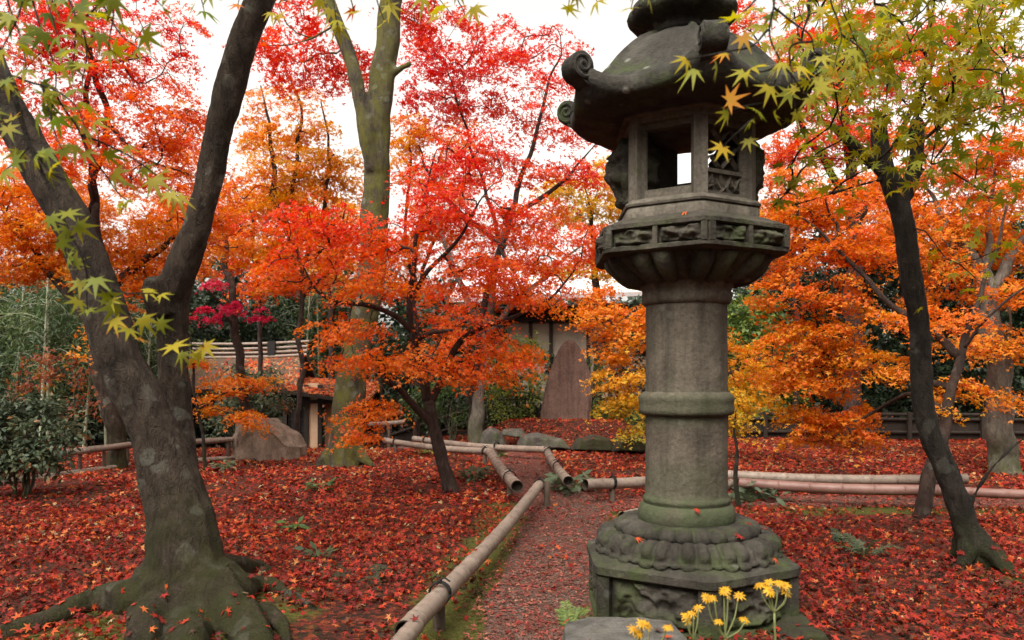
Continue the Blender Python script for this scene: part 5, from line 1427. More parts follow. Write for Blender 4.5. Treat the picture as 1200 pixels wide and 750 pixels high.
def hull_rock(name, pts, mat, label, cat, bev=0.05, rough=(0.03, 3.0), base=None, sub=2, group=None):
    bm = bmesh.new()
    for p in pts: bm.verts.new(tuple(p))
    r = bmesh.ops.convex_hull(bm, input=bm.verts[:])
    for v_ in [x for x in bm.verts if not x.link_faces]: bm.verts.remove(v_)
    bmesh.ops.bevel(bm, geom=bm.edges[:], offset=bev, segments=2, affect='EDGES', profile=0.6, clamp_overlap=True)
    bmesh.ops.triangulate(bm, faces=bm.faces[:])
    for _ in range(sub):
        bmesh.ops.subdivide_edges(bm, edges=[e for e in bm.edges if e.calc_length() > bev * 0.8], cuts=1, use_grid_fill=True)
    me = bpy.data.meshes.new(name); bm.to_mesh(me); bm.free()
    o = link(name, me, mat, None, 180, rough)
    pts = np.array(pts)
    b_ = pts.mean(axis=0); b_[2] = pts[:, 2].min()
    place(o, tuple(b_))
    return tag(o, label, cat, group)
def rock_px(outline, Y, depth, taper=0.75):
    pts = []
    for (px, py) in outline:
        pts.append(P(px, py, Y))
    c = np.mean(pts, axis=0)
    out = []
    for p in pts:
        for s, q in ((-1, taper), (-.5, 1.0), (0.5, 1.0), (1, taper)):
            pp_ = c + (p - c) * q; pp_[1] = Y + s * depth / 2
            out.append(pp_)
    return out
hull_rock('boulder', rock_px([(277, 543), (277, 518), (283, 497), (296, 488), (322, 492), (344, 508), (358, 522), (358, 545)], 14.9, 1.1, 0.72), S_BOULDER, 'large warm grey boulder with a sloping top beside the low fence', 'boulder', 0.10, (0.09, 1.8), sub=3)
hull_rock('garden_stone', rock_px([(562, 524), (566, 507), (575, 500), (586, 506), (594, 522)], 15.9, 0.6), S_DARK, 'pointed grey stone at the left end of the knoll edging', 'stone', 0.05, group='stones edging the knoll')
hull_rock('garden_stone', rock_px([(606, 524), (610, 510), (630, 508), (658, 514), (668, 526)], 16.2, 0.7), S_DARK, 'long flat brown stone in the middle of the knoll edging', 'stone', 0.04, group='stones edging the knoll')
hull_rock('garden_stone', rock_px([(586, 510), (590, 503), (612, 504), (618, 513)], 16.7, 0.5), S_DARK, 'small dark slab tucked between the pointed and the flat stone', 'stone', 0.03, group='stones edging the knoll')
hull_rock('garden_stone', rock_px([(668, 527), (676, 514), (694, 510), (714, 514), (724, 529)], 16.2, 0.7), S_MOSS, 'dark mossy stone right of the flat one on the knoll edging', 'stone', 0.05, group='stones edging the knoll')
hull_rock('garden_stone', rock_px([(716, 529), (722, 514), (740, 509), (758, 514), (766, 530)], 15.9, 0.7), S_MOSS, 'mossy stone at the right end of the knoll, next to the lantern shaft', 'stone', 0.05, group='stones edging the knoll')
hull_rock('flat_stone', rock_px([(655, 790), (662, 744), (690, 738), (760, 738), (800, 742), (815, 790)], 3.75, 0.45, 0.9), S_FLAT, 'flat speckled grey stone in front of the lantern base', 'stone', 0.02, (0.012, 7))
hull_rock('mossy_stone', rock_px([(895, 775), (905, 738), (925, 724), (950, 727), (964, 742), (970, 775)], 4.75, 0.5, 0.8), S_MOSS, 'low mossy stone at the right corner of the lantern base', 'stone', 0.03, (0.02, 6))
for px, py, wd, lab in ((388, 668, 34, 'flat mossy hump among the leaves between the left tree and the rail'), (440, 668, 30, 'mossy stone half buried in leaves near the long left rail')):
    g_ = G(px, py + 6)
    hull_rock('mossy_stone', rock_px([(px - wd, py + 12), (px - wd * .6, py + 3), (px + wd * .3, py + 0), (px + wd, py + 11)], g_[1], 0.5), S_MOSS, lab, 'stone', 0.03, (0.03, 5))

# stone tablet on the knoll, faint carved columns on its face
out_ = [(635, 498), (633, 490), (637, 462), (646, 430), (655, 408), (664, 398), (673, 399), (682, 412), (690, 432), (695, 450), (693, 475), (692, 498)]
Yt = 18.2
bm = bmesh.new()
fr = [bm.verts.new(tuple(P(x, y, Yt))) for x, y in out_]
f_ = bm.faces.new(fr)
ex = bmesh.ops.extrude_face_region(bm, geom=[f_])
bmesh.ops.translate(bm, verts=[q for q in ex['geom'] if isinstance(q, bmesh.types.BMVert)], vec=(0.03, 0.34, 0))
bmesh.ops.recalc_face_normals(bm, faces=bm.faces[:])
bmesh.ops.bevel(bm, geom=bm.edges[:], offset=0.035, segments=2, affect='EDGES', clamp_overlap=True)
bmesh.ops.triangulate(bm, faces=bm.faces[:])
for _ in range(4):
    bmesh.ops.subdivide_edges(bm, edges=[e for e in bm.edges if e.calc_length() > 0.09], cuts=1)
    bmesh.ops.triangulate(bm, faces=bm.faces[:])
me = bpy.data.meshes.new('stone_tablet'); bm.to_mesh(me); bm.free()
bt = P(663, 493, Yt + .15); bt[2] = ground_z(bt[0], bt[1])
tab = thing('stone_tablet', 'tall purplish brown stone tablet tapering to a rounded top on the leaf covered knoll', 'monument', bt)
me.transform(Matrix.Translation(-Vector(bt)))
link('slab', me, S_TAB, tab, 180, (0.02, 2.5))
rr_ = random.Random(3)
strokes = []
for k in range(7):
    for _ in range(5):
        cx, cz = rr_.uniform(-.035, .035), 0.075 + k * 0.155 + rr_.uniform(-.045, .045)
        a = R_(rr_.choice([0, 0, 90, 60, 120])); l = rr_.uniform(.02, .045)
        strokes.append((cx - math.cos(a) * l, cz - math.sin(a) * l, cx + math.cos(a) * l, cz + math.sin(a) * l))
c0 = P(664, 486, Yt)
def carved(u, v_):
    x, z = -0.085 + 0.17 * u, 1.16 * v_
    d = 9.0
    for (x0, z0, x1, z1) in strokes:
        dx_, dz_ = x1 - x0, z1 - z0
        q = max(0, min(1, ((x - x0) * dx_ + (z - z0) * dz_) / (dx_ * dx_ + dz_ * dz_)))
        d = min(d, math.hypot(x - x0 - q * dx_, z - z0 - q * dz_))
    g_ = max(0.0, 1 - d / 0.014)
    e = min(1.0, min(u, 1 - u, v_ * 6, (1 - v_) * 6) * 5)
    return (c0[0] + x, Yt - 0.010 * e + 0.012 + 0.016 * g_ * e, c0[2] + z)
mb = MB(); mb.grid(carved, 26, 150)
mb.build('carved_column', S_TAB, tab, smooth=180)

# ------------------------------------------------------------------ buildings
THATCH = plain_mat('old thatch', (0.05, 0.035, 0.025), (0.14, 0.09, 0.06), 30, 0.95, (1, 1, 0.3), 0.8, 0.03)
WOODD = plain_mat('dark timber', (0.010, 0.007, 0.005), (0.032, 0.022, 0.016), 12, 0.8, (1, 1, 0.2))
PLASTER = plain_mat('buff plaster', (0.42, 0.27, 0.17), (0.52, 0.36, 0.24), 4, 0.9)
PALEWALL = plain_mat('pale plaster', (0.20, 0.165, 0.13), (0.28, 0.235, 0.185), 3, 0.9)
GLASSD = plain_mat('dark glass', (0.01, 0.011, 0.012), (0.03, 0.032, 0.034), 2, 0.15)
EAVE = plain_mat('whitish metal eave', (0.62, 0.56, 0.56), (0.74, 0.70, 0.70), 2, 0.5)
def slab4(mb, a, b_, c, d, th=0.08):
    a, b_, c, d = map(np.array, (a, b_, c, d)); n_ = np.cross(b_ - a, d - a); n_ = n_ / np.linalg.norm(n_) * th
    mb.add([a, b_, c, d, a + n_, b_ + n_, c + n_, d + n_], [(3, 2, 1, 0), (4, 5, 6, 7), (0, 1, 5, 4), (1, 2, 6, 5), (2, 3, 7, 6), (3, 0, 4, 7)])
def roof_leaves(o, a, b_, c, d, n, size, tint0, dens=lambda u, v: 1.0):
    a, b_, c, d = map(np.array, (a, b_, c, d))
    nn = np.cross(b_ - a, d - a); nn /= np.linalg.norm(nn)
    if nn[2] < 0: nn = -nn
    u = RNG.uniform(0, 1, n); v_ = RNG.uniform(0, 1, n)
    k = RNG.uniform(0, 1, n) < np.array([dens(x, y) for x, y in zip(u, v_)]); u, v_ = u[k][:, None], v_[k][:, None]
    p = (a * (1 - u) + b_ * u) * (1 - v_) + (d * (1 - u) + c * u) * v_ + nn * 0.03
    V_, F_, T_ = leaf_arrays(p, size * RNG.uniform(.6, 1.2, len(p)), nn + RNG.normal(size=p.shape) * 0.3, tint0 + RNG.normal(size=len(p)) * 0.16, LEAF_FAR)
    lv = tri_mesh('roof_leaves', V_, F_, T_, L_LITTER, o); lv['kind'] = 'stuff'

# tea house with leaf covered roof, half hidden by the mossed trunk
Yh = 21.5
th_ = thing('tea_house', 'small tea house with leaf covered roof and buff wall beside the mossed trunk', 'tea house', P(370, 540, Yh))
mb = MB()
def hp(px, py, dy=0): return P(px, py, Yh + dy) if dy == 0 else P(px, py, Yh) * np.array([1, 0, 1]) + np.array([0, Yh + dy, 0])
mb.box((hp(366, 495, 0.15)), (0.29, 0.06, 2.2)); mb.build('wall', PLASTER, th_, smooth=0)
mb = MB(); mb.box(hp(396, 500, 0.4), (0.9, 0.1, 1.9)); mb.build('back_wall', PLASTER, th_, smooth=0)
mb = MB(); mb.box(hp(346, 500, 0.2), (0.56, 0.04, 2.0)); wn = mb.build('window', GLASSD, th_, smooth=0)
mb = MB()
for i in range(4): mb.box(hp(337 + i * 6.2, 500, 0.15), (0.03, 0.03, 2.0))
for py in (478, 492, 506): mb.box(hp(346, py, 0.147), (0.5, 0.02, 0.03))
mb.build('lattice', WOODD, wn, smooth=0)
for px in (333, 358, 374):
    mb = MB(); mb.box(hp(px, 497, 0.1), (0.11, 0.11, 2.2)); mb.build('post', WOODD, th_, smooth=0)
mb = MB(); mb.box(hp(372, 470.5, 0.06), (2.0, 0.09, 0.10)); mb.build('lintel', WOODD, th_, smooth=0)
ra, rb, rc, rd = hp(328, 459, -0.5), hp(440, 474, -0.8), hp(432, 452, 1.6), hp(340, 447, 1.6)
mb = MB(); slab4(mb, ra, rb, rc, rd, 0.09); mb.build('roof', WOODD, th_, smooth=0)
up_ = np.array([0, 0, 0.09])
roof_leaves(th_, ra + up_, rb + up_, rc + up_, rd + up_, 2600, 0.075, 0.78)

# thatched gate with a bamboo ridge
Yg = 23.0
tg_ = thing('thatched_gate', 'old thatched gate roof with bamboo poles lashed along its ridge, behind the slim trunk', 'gate', P(285, 540, Yg))
def gp(px, py, dy=0): return P(px, py, Yg) * np.array([1, 0, 1]) + np.array([0, Yg + dy, 0])
mb = MB(); slab4(mb, gp(200, 462, -1.2), gp(362, 456, -1.2), gp(357, 415, 0), gp(205, 417, 0), 0.16); slab4(mb, gp(205, 417, 0.05), gp(357, 415, 0.05), gp(362, 456, 1.3), gp(200, 462, 1.3), 0.16)
rf_ = mb.build('roof', THATCH, tg_, smooth=0)
roof_leaves(tg_, gp(200, 456, -1.24), gp(362, 450, -1.24), gp(357, 411, -0.06), gp(205, 413, -0.06), 1500, 0.085, 0.80, lambda u, v: 0.15 + 0.85 * (u > 0.55))
for py, dy, r in ((401, -0.02, 0.045), (407, -0.20, 0.04), (412, -0.26, 0.04), (417, -0.32, 0.045)):
    mb = MB(); culm(mb, gp(205, py + 1.5, dy), gp(363, py - 1, dy), r, 0.5); mb.build('ridge_pole', BAMBOO, tg_, smooth=50)
for px in (222, 322):
    mb = MB(); mb.box(gp(px, 409, -0.30), (0.22, 0.12, 0.46)); mb.build('ridge_lashing', ROPE, tg_, smooth=0)
for px in (225, 345):
    mb = MB(); mb.tube([gp(px, 560, 0), gp(px, 420, 0)], 0.10, 10); mb.build('post', WOODD, tg_, smooth=40)

# temple hall far behind the tablet
Yp = 27.0
hall = thing('temple_hall', 'pale walled temple hall with whitish eaves behind the stone tablet', 'hall', P(660, 495, Yp))
def tp(px, py, dy=0): return P(px, py, Yp) * np.array([1, 0, 1]) + np.array([0, Yp + dy, 0])
mb = MB(); mb.box(tp(660, 430, 0.3), (6.6, 0.2, 4.4)); mb.build('wall', PALEWALL, hall, smooth=0)
for px in (560, 592, 622, 646, 690, 716, 760):
    mb = MB(); mb.box(tp(px, 430, 0.16), (0.13, 0.1, 4.4)); mb.build('post', WOODD, hall, smooth=0)
mb = MB(); mb.box(tp(707, 402, 0.17), (0.35, 0.08, 0.9)); mb.build('window', GLASSD, hall, smooth=0)
mb = MB(); mb.box(tp(660, 372, 0.1), (7.2, 0.25, 0.3)); mb.build('beam', WOODD, hall, smooth=0)
mb = MB(); slab4(mb, tp(530, 358, -1.2), tp(800, 349, -1.2), tp(790, 305, 3), tp(540, 305, 3), 0.15); mb.build('roof', EAVE, hall, smooth=0)
mb = MB(); slab4(mb, tp(530, 366, -1.1), tp(800, 357, -1.1), tp(800, 362, 0.3), tp(530, 366, 0.3), 0.05); mb.build('soffit', WOODD, hall, smooth=0)

# dark board fences at the back of the garden
def board_fence(A, B, h, label):
    A, B = np.array(A), np.array(B); A[2] = ground_z(*A[:2]); B[2] = ground_z(*B[:2])
    o = thing('board_fence', label, 'fence', (A + B) / 2, 'dark fences closing the garden')
    L = np.linalg.norm(B - A); n_ = int(L / 1.5) + 1
    for z in (0.18, 0.5, h):
        mb = MB(); mb.tube([A + [0, 0, z], B + [0, 0, z]], 0.04, 8); mb.build('rail', WOODD, o, smooth=40)
    d = (B - A) / L; an = math.atan2(d[1], d[0])
    mb = MB(); mb.box((A + B) / 2 + [0, 0.07, h * 0.42], (L, 0.025, h * 0.80), Matrix.Rotation(an, 4, 'Z')); mb.build('boards', WOODD, o, smooth=0)
    for i in range(n_):
        p = A + (B - A) * (i / max(1, n_ - 1)); mb = MB(); mb.box(p + [0, -0.05, h / 2], (0.09, 0.09, h + 0.12)); mb.build('post', WOODD, o, smooth=0)
board_fence((4.6, 19.4, 0), (15.0, 18.6, 0), 0.62, 'dark board fence under the orange maples on the right')
board_fence((-0.6, 20.6, 0), (4.4, 20.6, 0), 0.95, 'dark fence standing behind the stone tablet')
board_fence((-4.2, 19.8, 0), (-0.7, 20.4, 0), 0.85, 'dark fence in the gap behind the small maple')

# ------------------------------------------------------------------ shrubs and evergreens
def shrub(name, label, cat, group, px, py, Y, pads, spec, tint, leafm, bark, nst=6, h=0.6, rmin=0.003, spread=0.35):
    g_ = P(px, py, Y); g_[2] = ground_z(g_[0], g_[1])
    rs = np.random.default_rng(int(px * 7 + py))
    limbs = []
    for i in range(nst):
        a = rs.uniform(0, 2 * math.pi); q = spread * rs.uniform(.3, 1)
        top = g_ + np.array([math.cos(a) * q, math.sin(a) * q * 0.7, h * rs.uniform(.7, 1.1)])
        st = g_ + np.array([math.cos(a), math.sin(a), 0]) * 0.05
        limbs.append(([st - [0, 0, .05], (st * .55 + top * .45) + rs.normal(size=3) * 0.03, top], [0.018, 0.014, 0.010]))
    return tree(name, label, cat, group, limbs, pads, spec, tint, bark, leafm, ok_z=h * 0.35, rmin=rmin, base=g_, crown='foliage', trunk_name='stems')
OV = SPEC(0.17, 55, 0.085, LEAF_OVAL, tilt=0.7, thick=0.4)
shrub('evergreen_shrub', 'dense grey green shrub on many thin stems at the left edge', 'shrub', None, 25, 583, 10.2,
      [(15, 495, 42, 26, 10.2, .5, 26), (55, 525, 34, 22, 10.1, .4, 20), (10, 540, 34, 26, 10.2, .5, 20), (45, 480, 34, 16, 10.4, .4, 12), (-15, 500, 30, 30, 10.2, .4, 14), (75, 500, 16, 14, 10.3, .3, 6)], OV, lambda c: 0.45 + 0.25 * RNG.normal(size=len(c)), L_GREY, B_PALE, 9, 0.85)
shrub('evergreen_shrub', 'dark leaved shrub in front of the thatched gate', 'shrub', None, 305, 520, 18.0,
      [(300, 448, 36, 22, 18, .7, 26), (288, 475, 40, 18, 18, .7, 24), (322, 470, 22, 22, 17.8, .5, 12), (260, 490, 30, 16, 17.8, .5, 12)], SPEC(0.24, 60, 0.10, LEAF_OVAL, 0.7, thick=.4), lambda c: 0.4 + 0.25 * RNG.normal(size=len(c)), L_GREY, B_DARK, 6, 0.9)
shrub('evergreen_shrub', 'fresh green shrub left of the stone tablet', 'shrub', None, 610, 500, 19.3,
      [(605, 415, 30, 16, 19.3, .5, 24), (588, 450, 26, 20, 19.3, .5, 16), (628, 412, 18, 14, 19.3, .4, 8), (625, 450, 18, 24, 19.2, .4, 12), (600, 480, 34, 14, 19.2, .5, 12)], SPEC(0.26, 65, 0.085, LEAF_OVAL, 0.7, thick=.4), lambda c: 0.88 + 0.2 * RNG.normal(size=len(c)), L_GREEN, B_DARK, 6, 1.0)
shrub('evergreen_shrub', 'dark glossy shrub close behind the left side of the tablet', 'shrub', None, 632, 498, 19.8,
      [(640, 430, 14, 26, 19.8, .4, 10), (628, 470, 20, 20, 19.6, .4, 10), (575, 478, 22, 18, 19.8, .5, 10)], SPEC(0.24, 60, 0.09, LEAF_OVAL, 0.7, thick=.4), lambda c: 0.35 + 0.2 * RNG.normal(size=len(c)), L_DARK, B_DARK, 5, 0.9)
shrub('evergreen_shrub', 'dark shrub right of the tablet under the golden maple', 'shrub', None, 722, 500, 19.0,
      [(705, 480, 22, 16, 19, .4, 12), (735, 490, 26, 12, 19, .4, 12), (700, 430, 14, 30, 19.5, .4, 9)], SPEC(0.24, 60, 0.09, LEAF_OVAL, 0.7, thick=.4), lambda c: 0.5 + 0.2 * RNG.normal(size=len(c)), L_GREEN, B_DARK, 5, 0.8)
shrub('evergreen_shrub', 'dim bare stemmed shrub in the gap behind the small maple', 'shrub', None, 530, 515, 18.6,
      [(520, 455, 26, 22, 18.6, .5, 16), (500, 475, 26, 18, 18.6, .5, 12), (540, 485, 24, 12, 18.5, .4, 7)], SPEC(0.24, 55, 0.085, LEAF_OVAL, 0.7, thick=.4), lambda c: 0.25 + 0.25 * RNG.normal(size=len(c)), L_GREEN, B_PALE, 7, 1.0)
bsb = G(84, 555)
tree('bare_sapling', 'pale forked sapling with a few russet leaves in front of the low fence', 'sapling', None,
     [([P(86, 560, bsb[1]), P(82, 535, bsb[1]), P(78, 515, bsb[1]), P(66, 495, bsb[1]), P(52, 465, bsb[1])], [.03, .026, .022, .014, .006]), ([P(79, 516, bsb[1]), P(86, 490, bsb[1]), P(84, 465, bsb[1]), P(92, 440, bsb[1])], [.014, .012, .009, .005])],
     [(70, 440, 34, 26, 12, .5, 12), (45, 425, 26, 20, 12, .4, 7), (95, 470, 22, 22, 12, .4, 7), (30, 455, 24, 14, 12, .4, 6)], SPEC(0.16, 16, 0.055, LEAF_FAR, 0.8, thick=.5), lambda c: 0.75 + 0.2 * RNG.normal(size=len(c)), B_PALE, leaf_mat('russet leaves', [(0, (0.30, 0.22, 0.04)), (0.5, (0.30, 0.10, 0.03)), (1, (0.20, 0.035, 0.025))]), base=bsb, ok_z=0.4, rmin=0.003)

# bamboo grove, left
def bamboo(px, Y, ztop, r, lean, label, seed):
    rs = np.random.default_rng(seed)
    b_ = P(px, 500, Y); b_[2] = ground_z(b_[0], b_[1])
    o = thing('bamboo', label, 'bamboo', b_, 'bamboo grove at the back left')
    mb = MB(); top = b_ + np.array([lean, 0.2, ztop])
    culm(mb, b_, top, r, 0.42, taper=0.45)
    mb.build('culm', BAM_CULM, o, smooth=50)
    n = 46
    s = rs.uniform(0.46, 1.0, n)
    c = b_ + (top - b_) * s[:, None] + rs.normal(size=(n, 3)) * np.array([0.55, 0.4, 0.25]) + np.array([0, 0.45, 0])
    mb = MB()
    for q, ss in zip(c, s): mb.tube(spline([b_ + (top - b_) * ss, (b_ + (top - b_) * ss + q) / 2 + [0, 0, .15], q], 3), 0.006, 4, caps=False)
    br = mb.build('branches', BAM_CULM, o, smooth=180)
    v_, f_, t_ = foliage(c, None, c.mean(axis=0), SPEC(0.36, 60, 0.17, LEAF_LONG, tilt=0.7, droop=0.7, thick=0.5), lambda q: 0.5 + 0.2 * RNG.normal(size=len(q)))
    tri_mesh('foliage', v_, f_, t_, L_BAMBOO, o)
m, t, b = newmat('green bamboo culm')
t.links.new(ramp(t, tex_noise(t, objvec(t), 3, 4), [(0.3, (0.17, 0.19, 0.12)), (0.7, (0.30, 0.31, 0.22))]), b.inputs['Base Color']); b.inputs['Roughness'].default_value = 0.45
BAM_CULM = m
for i, (px, Y, zt, ln, lab) in enumerate([(-30, 18.5, 4.6, -.3, 'bamboo clump stem cut by the left edge'), (12, 19.5, 4.8, .2, 'bamboo stem first from the left edge behind the shrub'), (46, 18.0, 4.6, .1, 'pale bamboo stem, left one of the close pair above the shrub'),
        (56, 18.2, 4.7, -.1, 'pale bamboo stem, right one of the close pair above the shrub'), (95, 19.2, 4.5, .3, 'bamboo stem seen just left of the old maple trunk'), (125, 20.0, 4.9, -.2, 'bamboo stem mostly hidden behind the orange maple trunk'),
        (165, 20.5, 4.6, .2, 'bamboo stem between the two old maple stems'), (352, 26.5, 6.2, .3, 'tall bamboo stem left above the tea house roof'), (376, 26.8, 6.4, -.2, 'bamboo stem above the tea house, drooping right'), (366, 27.6, 6.0, .1, 'bamboo stem farthest back above the tea house')]):
    bamboo(px, Y, zt, 0.045, ln, lab, i + 5)

# evergreens closing the view
def evergreen(px, Y, w_, h, label, tint=0.35, seed=0, mat=None, name='evergreen_tree'):
    rs = np.random.default_rng(seed + 100)
    b_ = P(px, 500, Y); b_[2] = ground_z(b_[0], b_[1])
    n = int(46 + 16 * w_ * h / 5)
    th = rs.uniform(0, 2 * math.pi, n); zz = rs.uniform(0.06, 1.0, n)
    env = np.sqrt(np.clip(np.sin(np.pi * (0.12 + 0.86 * zz)), 0.02, 1)) * rs.uniform(0.45, 1.08, n)
    c = b_ + np.stack([np.cos(th) * env * w_ / 2, np.sin(th) * env * w_ * 0.36, zz * h], 1)
    tree(name, label, 'tree', 'dark evergreens closing the garden', [([b_ - [0, 0, .1], b_ + [0.05, 0, h * .4], b_ + [0, 0.05, h * .9]], [0.14, 0.10, 0.03])], c,
         SPEC(0.46, 60, 0.17, LEAF_CLUMP, tilt=0.9, droop=0.4, thick=0.5), lambda q: tint + 0.12 * RNG.normal(size=len(q)), B_DARK, mat or L_DARK, ok_z=h * 0.1, rmin=0.008)
EV = [(-90, 23, 4.0, 5.6, 'dark evergreen outside the left edge behind the bamboo'), (-20, 23, 3.8, 5.0, 'dark evergreen behind the leftmost bamboo stems'), (60, 24, 3.8, 5.2, 'dark evergreen behind the pair of bamboo stems'), (130, 23.5, 3.4, 5.0, 'dark evergreen behind the orange maple on the left'),
      (205, 26, 3.8, 5.6, 'dark evergreen behind the thatched gate, left half'), (265, 27, 3.8, 5.8, 'dark evergreen behind the thatched gate, right half'), (330, 28, 3.6, 5.8, 'dark evergreen behind the boulder and the tea house'), (395, 28, 4.0, 5.4, 'dark evergreen behind the mossed trunk'),
      (460, 24, 3.2, 4.0, 'dark evergreen filling the gap left of the small maple trunk'), (515, 23.5, 3.0, 3.4, 'low dark evergreen behind the small maple'), (560, 23, 2.4, 3.2, 'low evergreen behind the pale grey trunk'), (790, 24, 3.6, 4.4, 'dark evergreen hidden behind the lantern shaft'),
      (915, 23.0, 3.4, 4.6, 'dark evergreen in the gaps of the wide orange maple'), (985, 22, 3.4, 5.2, 'dark evergreen behind the middle of the wide orange maple'), (1055, 22, 3.4, 5.4, 'dark evergreen behind the yellow green maple trunk'), (1125, 21.5, 3.4, 5.4, 'dark evergreen behind the leaning brown trunk'), (1195, 21.5, 3.6, 5.6, 'dark evergreen behind the stout grey trunk at the right edge'), (1270, 21, 3.6, 6.0, 'dark evergreen beyond the right edge')]
for i, (px, Y, w_, h, lab) in enumerate(EV): evergreen(px, Y, w_, h, lab, 0.35, i)
evergreen(880, 20.5, 2.3, 3.7, 'fresh green bushy tree right of the lantern shaft', 0.62, 61, L_GREEN, 'bushy_tree')
# the wood beyond reads as one mass
nW = 900
x = RNG.uniform(-34, 34, nW); y = RNG.uniform(31, 40, nW)
hh = 7.2 + 1.6 * np.array([nz(a * .16, b_ * .1, 3) for a, b_ in zip(x, y)]) + np.where(x > 8, 2.0, 0)
c = np.stack([x, y, RNG.uniform(0, 1, nW) ** 0.8 * hh - 1.0], 1)
v_, f_, t_ = foliage(c, None, np.array([0, 35, 2.0]), SPEC(1.0, 70, 0.36, LEAF_CLUMP, tilt=0.9, thick=0.5), lambda q: 0.3 + 0.12 * RNG.normal(size=len(q)))
o = tri_mesh('far_wood', v_, f_, t_, L_DARK); o['kind'] = 'stuff'; o['label'] = 'dark evergreen wood closing the view beyond the garden'; o['category'] = 'wood'
# unseen trees added behind and beside the viewpoint to cut light from there
nW = 520
th = RNG.uniform(R_(-200), R_(20), nW); rd = RNG.uniform(10, 15, nW)
c = np.stack([rd * np.cos(th), 2.0 + rd * np.sin(th), RNG.uniform(0.0, 1, nW) * 9.5], 1)
c = c[(c[:, 1] < -3) | (np.abs(c[:, 0]) > 9)]
v_, f_, t_ = foliage(c, None, np.array([0, 0, 3.0]), SPEC(1.2, 60, 0.40, LEAF_CLUMP, tilt=0.9, thick=0.5), lambda q: 0.5 + 0.2 * RNG.normal(size=len(q)))
o = tri_mesh('shading_wood', v_, f_, t_, L_DARK); o['kind'] = 'stuff'; o['label'] = 'unseen wood added round the near side of the clearing to dim the light'; o['category'] = 'wood'

# ------------------------------------------------------------------ small plants among the leaves
def rosette(name, label, px, py, n, L, wd, mat, tint, group=None, fern=False, seed=0, cat='plant'):
    rs = np.random.default_rng(seed)
    g_ = G(px, py)
    o = thing(name, label, cat, g_, group)
    mb = MB(); P_, S_, H_, N_, T_ = [], [], [], [], []
    for i in range(n):
        a = rs.uniform(0, 2 * math.pi); el = rs.uniform(0.35, 1.1); l = L * rs.uniform(.6, 1.1)
        d = np.array([math.cos(a) * math.cos(el), math.sin(a) * math.cos(el), math.sin(el)])
        end = g_ + d * l - np.array([0, 0, 0.25 * l])
        st = spline([g_, g_ + d * l * 0.55, end], 6)
        mb.tube(st, np.linspace(0.004, 0.0015, len(st)), 5, caps=False)
        if fern:
            for k in range(3, len(st)):
                for s in (-1, 1):
                    for q in (0, 0.5):
                        pt = st[k - 1] + (st[k] - st[k - 1]) * q
                        ax = np.cross(d, [0, 0, 1.0]); ax /= np.linalg.norm(ax)
                        P_.append(pt); H_.append(ax * s + d * 0.45); N_.append(np.cross(ax, d) + rs.normal(size=3) * .15); S_.append(wd * (1 - 0.75 * (k + q) / len(st)) + 0.015)
        else:
            P_.append(end); H_.append(d * np.array([1, 1, 0.1])); N_.append(np.array([0, -0.2, 1.0]) + rs.normal(size=3) * 0.35); S_.append(wd * rs.uniform(.7, 1.2))
            for q in (0.5, 0.75):
                P_.append(st[int(q * (len(st) - 1))]); H_.append(rs.normal(size=3) * [1, 1, .2]); N_.append(np.array([0, -.2, 1.0]) + rs.normal(size=3) * 0.4); S_.append(wd * rs.uniform(.5, 1.0))
    st_ = mb.build('stems', STEM, o, smooth=180)
    n_ = len(P_)
    H_ = np.array(H_); hn = H_ / (np.linalg.norm(H_, axis=1)[:, None] + 1e-9)
    v_, f_, t_ = leaf_arrays(np.array(P_), np.array(S_), np.array(N_), tint + rs.normal(size=n_) * 0.15, LEAF_LONG if fern else LEAF_OVAL, hang=hn * 4)
    tri_mesh('leaves', v_, f_, t_, mat, o)
STEM = plain_mat('green stem', (0.06, 0.09, 0.03), (0.12, 0.15, 0.06), 8)
LOW = 'low green plants among the fallen leaves'
rosette('evergreen_plant', 'dark green tuft at the foot of the small maple', 556, 563, 34, 0.34, 0.13, L_DARK, 0.7, LOW, seed=1)
rosette('evergreen_plant', 'little bright green plant left of the small maple trunk', 496, 532, 16, 0.22, 0.11, L_GREEN, 0.8, LOW, seed=2)
rosette('evergreen_plant', 'small pale tuft beside the open end of the bamboo rail', 582, 536, 14, 0.20, 0.10, L_GREEN, 0.6, LOW, seed=3)
rosette('evergreen_plant', 'broad leaved plant at the gap between two bamboo rails, right of the path', 668, 577, 30, 0.42, 0.20, L_GREY, 0.55, LOW, seed=4)
rosette('evergreen_plant', 'broad leaved plant beside the thin black sapling, right of the lantern', 884, 588, 30, 0.40, 0.20, L_GREY, 0.5, LOW, seed=5)
rosette('evergreen_plant', 'flat green leaves among crimson litter, middle left', 345, 622, 10, 0.20, 0.13, L_GREEN, 0.35, LOW, seed=6)
rosette('evergreen_plant', 'dim green sprig below the boulder', 375, 576, 12, 0.26, 0.12, L_GREEN, 0.3, LOW, seed=7)
rosette('evergreen_plant', 'low leaves between the left tree and the mossy hump', 372, 655, 9, 0.16, 0.11, L_DARK, 0.7, LOW, seed=8)
rosette('evergreen_plant', 'grassy green tuft in front of the boulder', 265, 552, 22, 0.30, 0.12, L_GREY, 0.6, LOW, seed=9)
rosette('fern', 'pale green fern on the red leaves right of the lantern base', 1012, 652, 9, 0.36, 0.085, L_GREY, 0.55, None, True, 10, 'fern')
rosette('fern', 'small fern growing at the left foot of the lantern base', 668, 740, 9, 0.26, 0.06, L_GREEN, 0.7, None, True, 11, 'fern')
rosette('fern', 'tiny fern in the shade right of the lantern, near the stone', 985, 640, 6, 0.22, 0.06, L_DARK, 0.6, None, True, 12, 'fern')

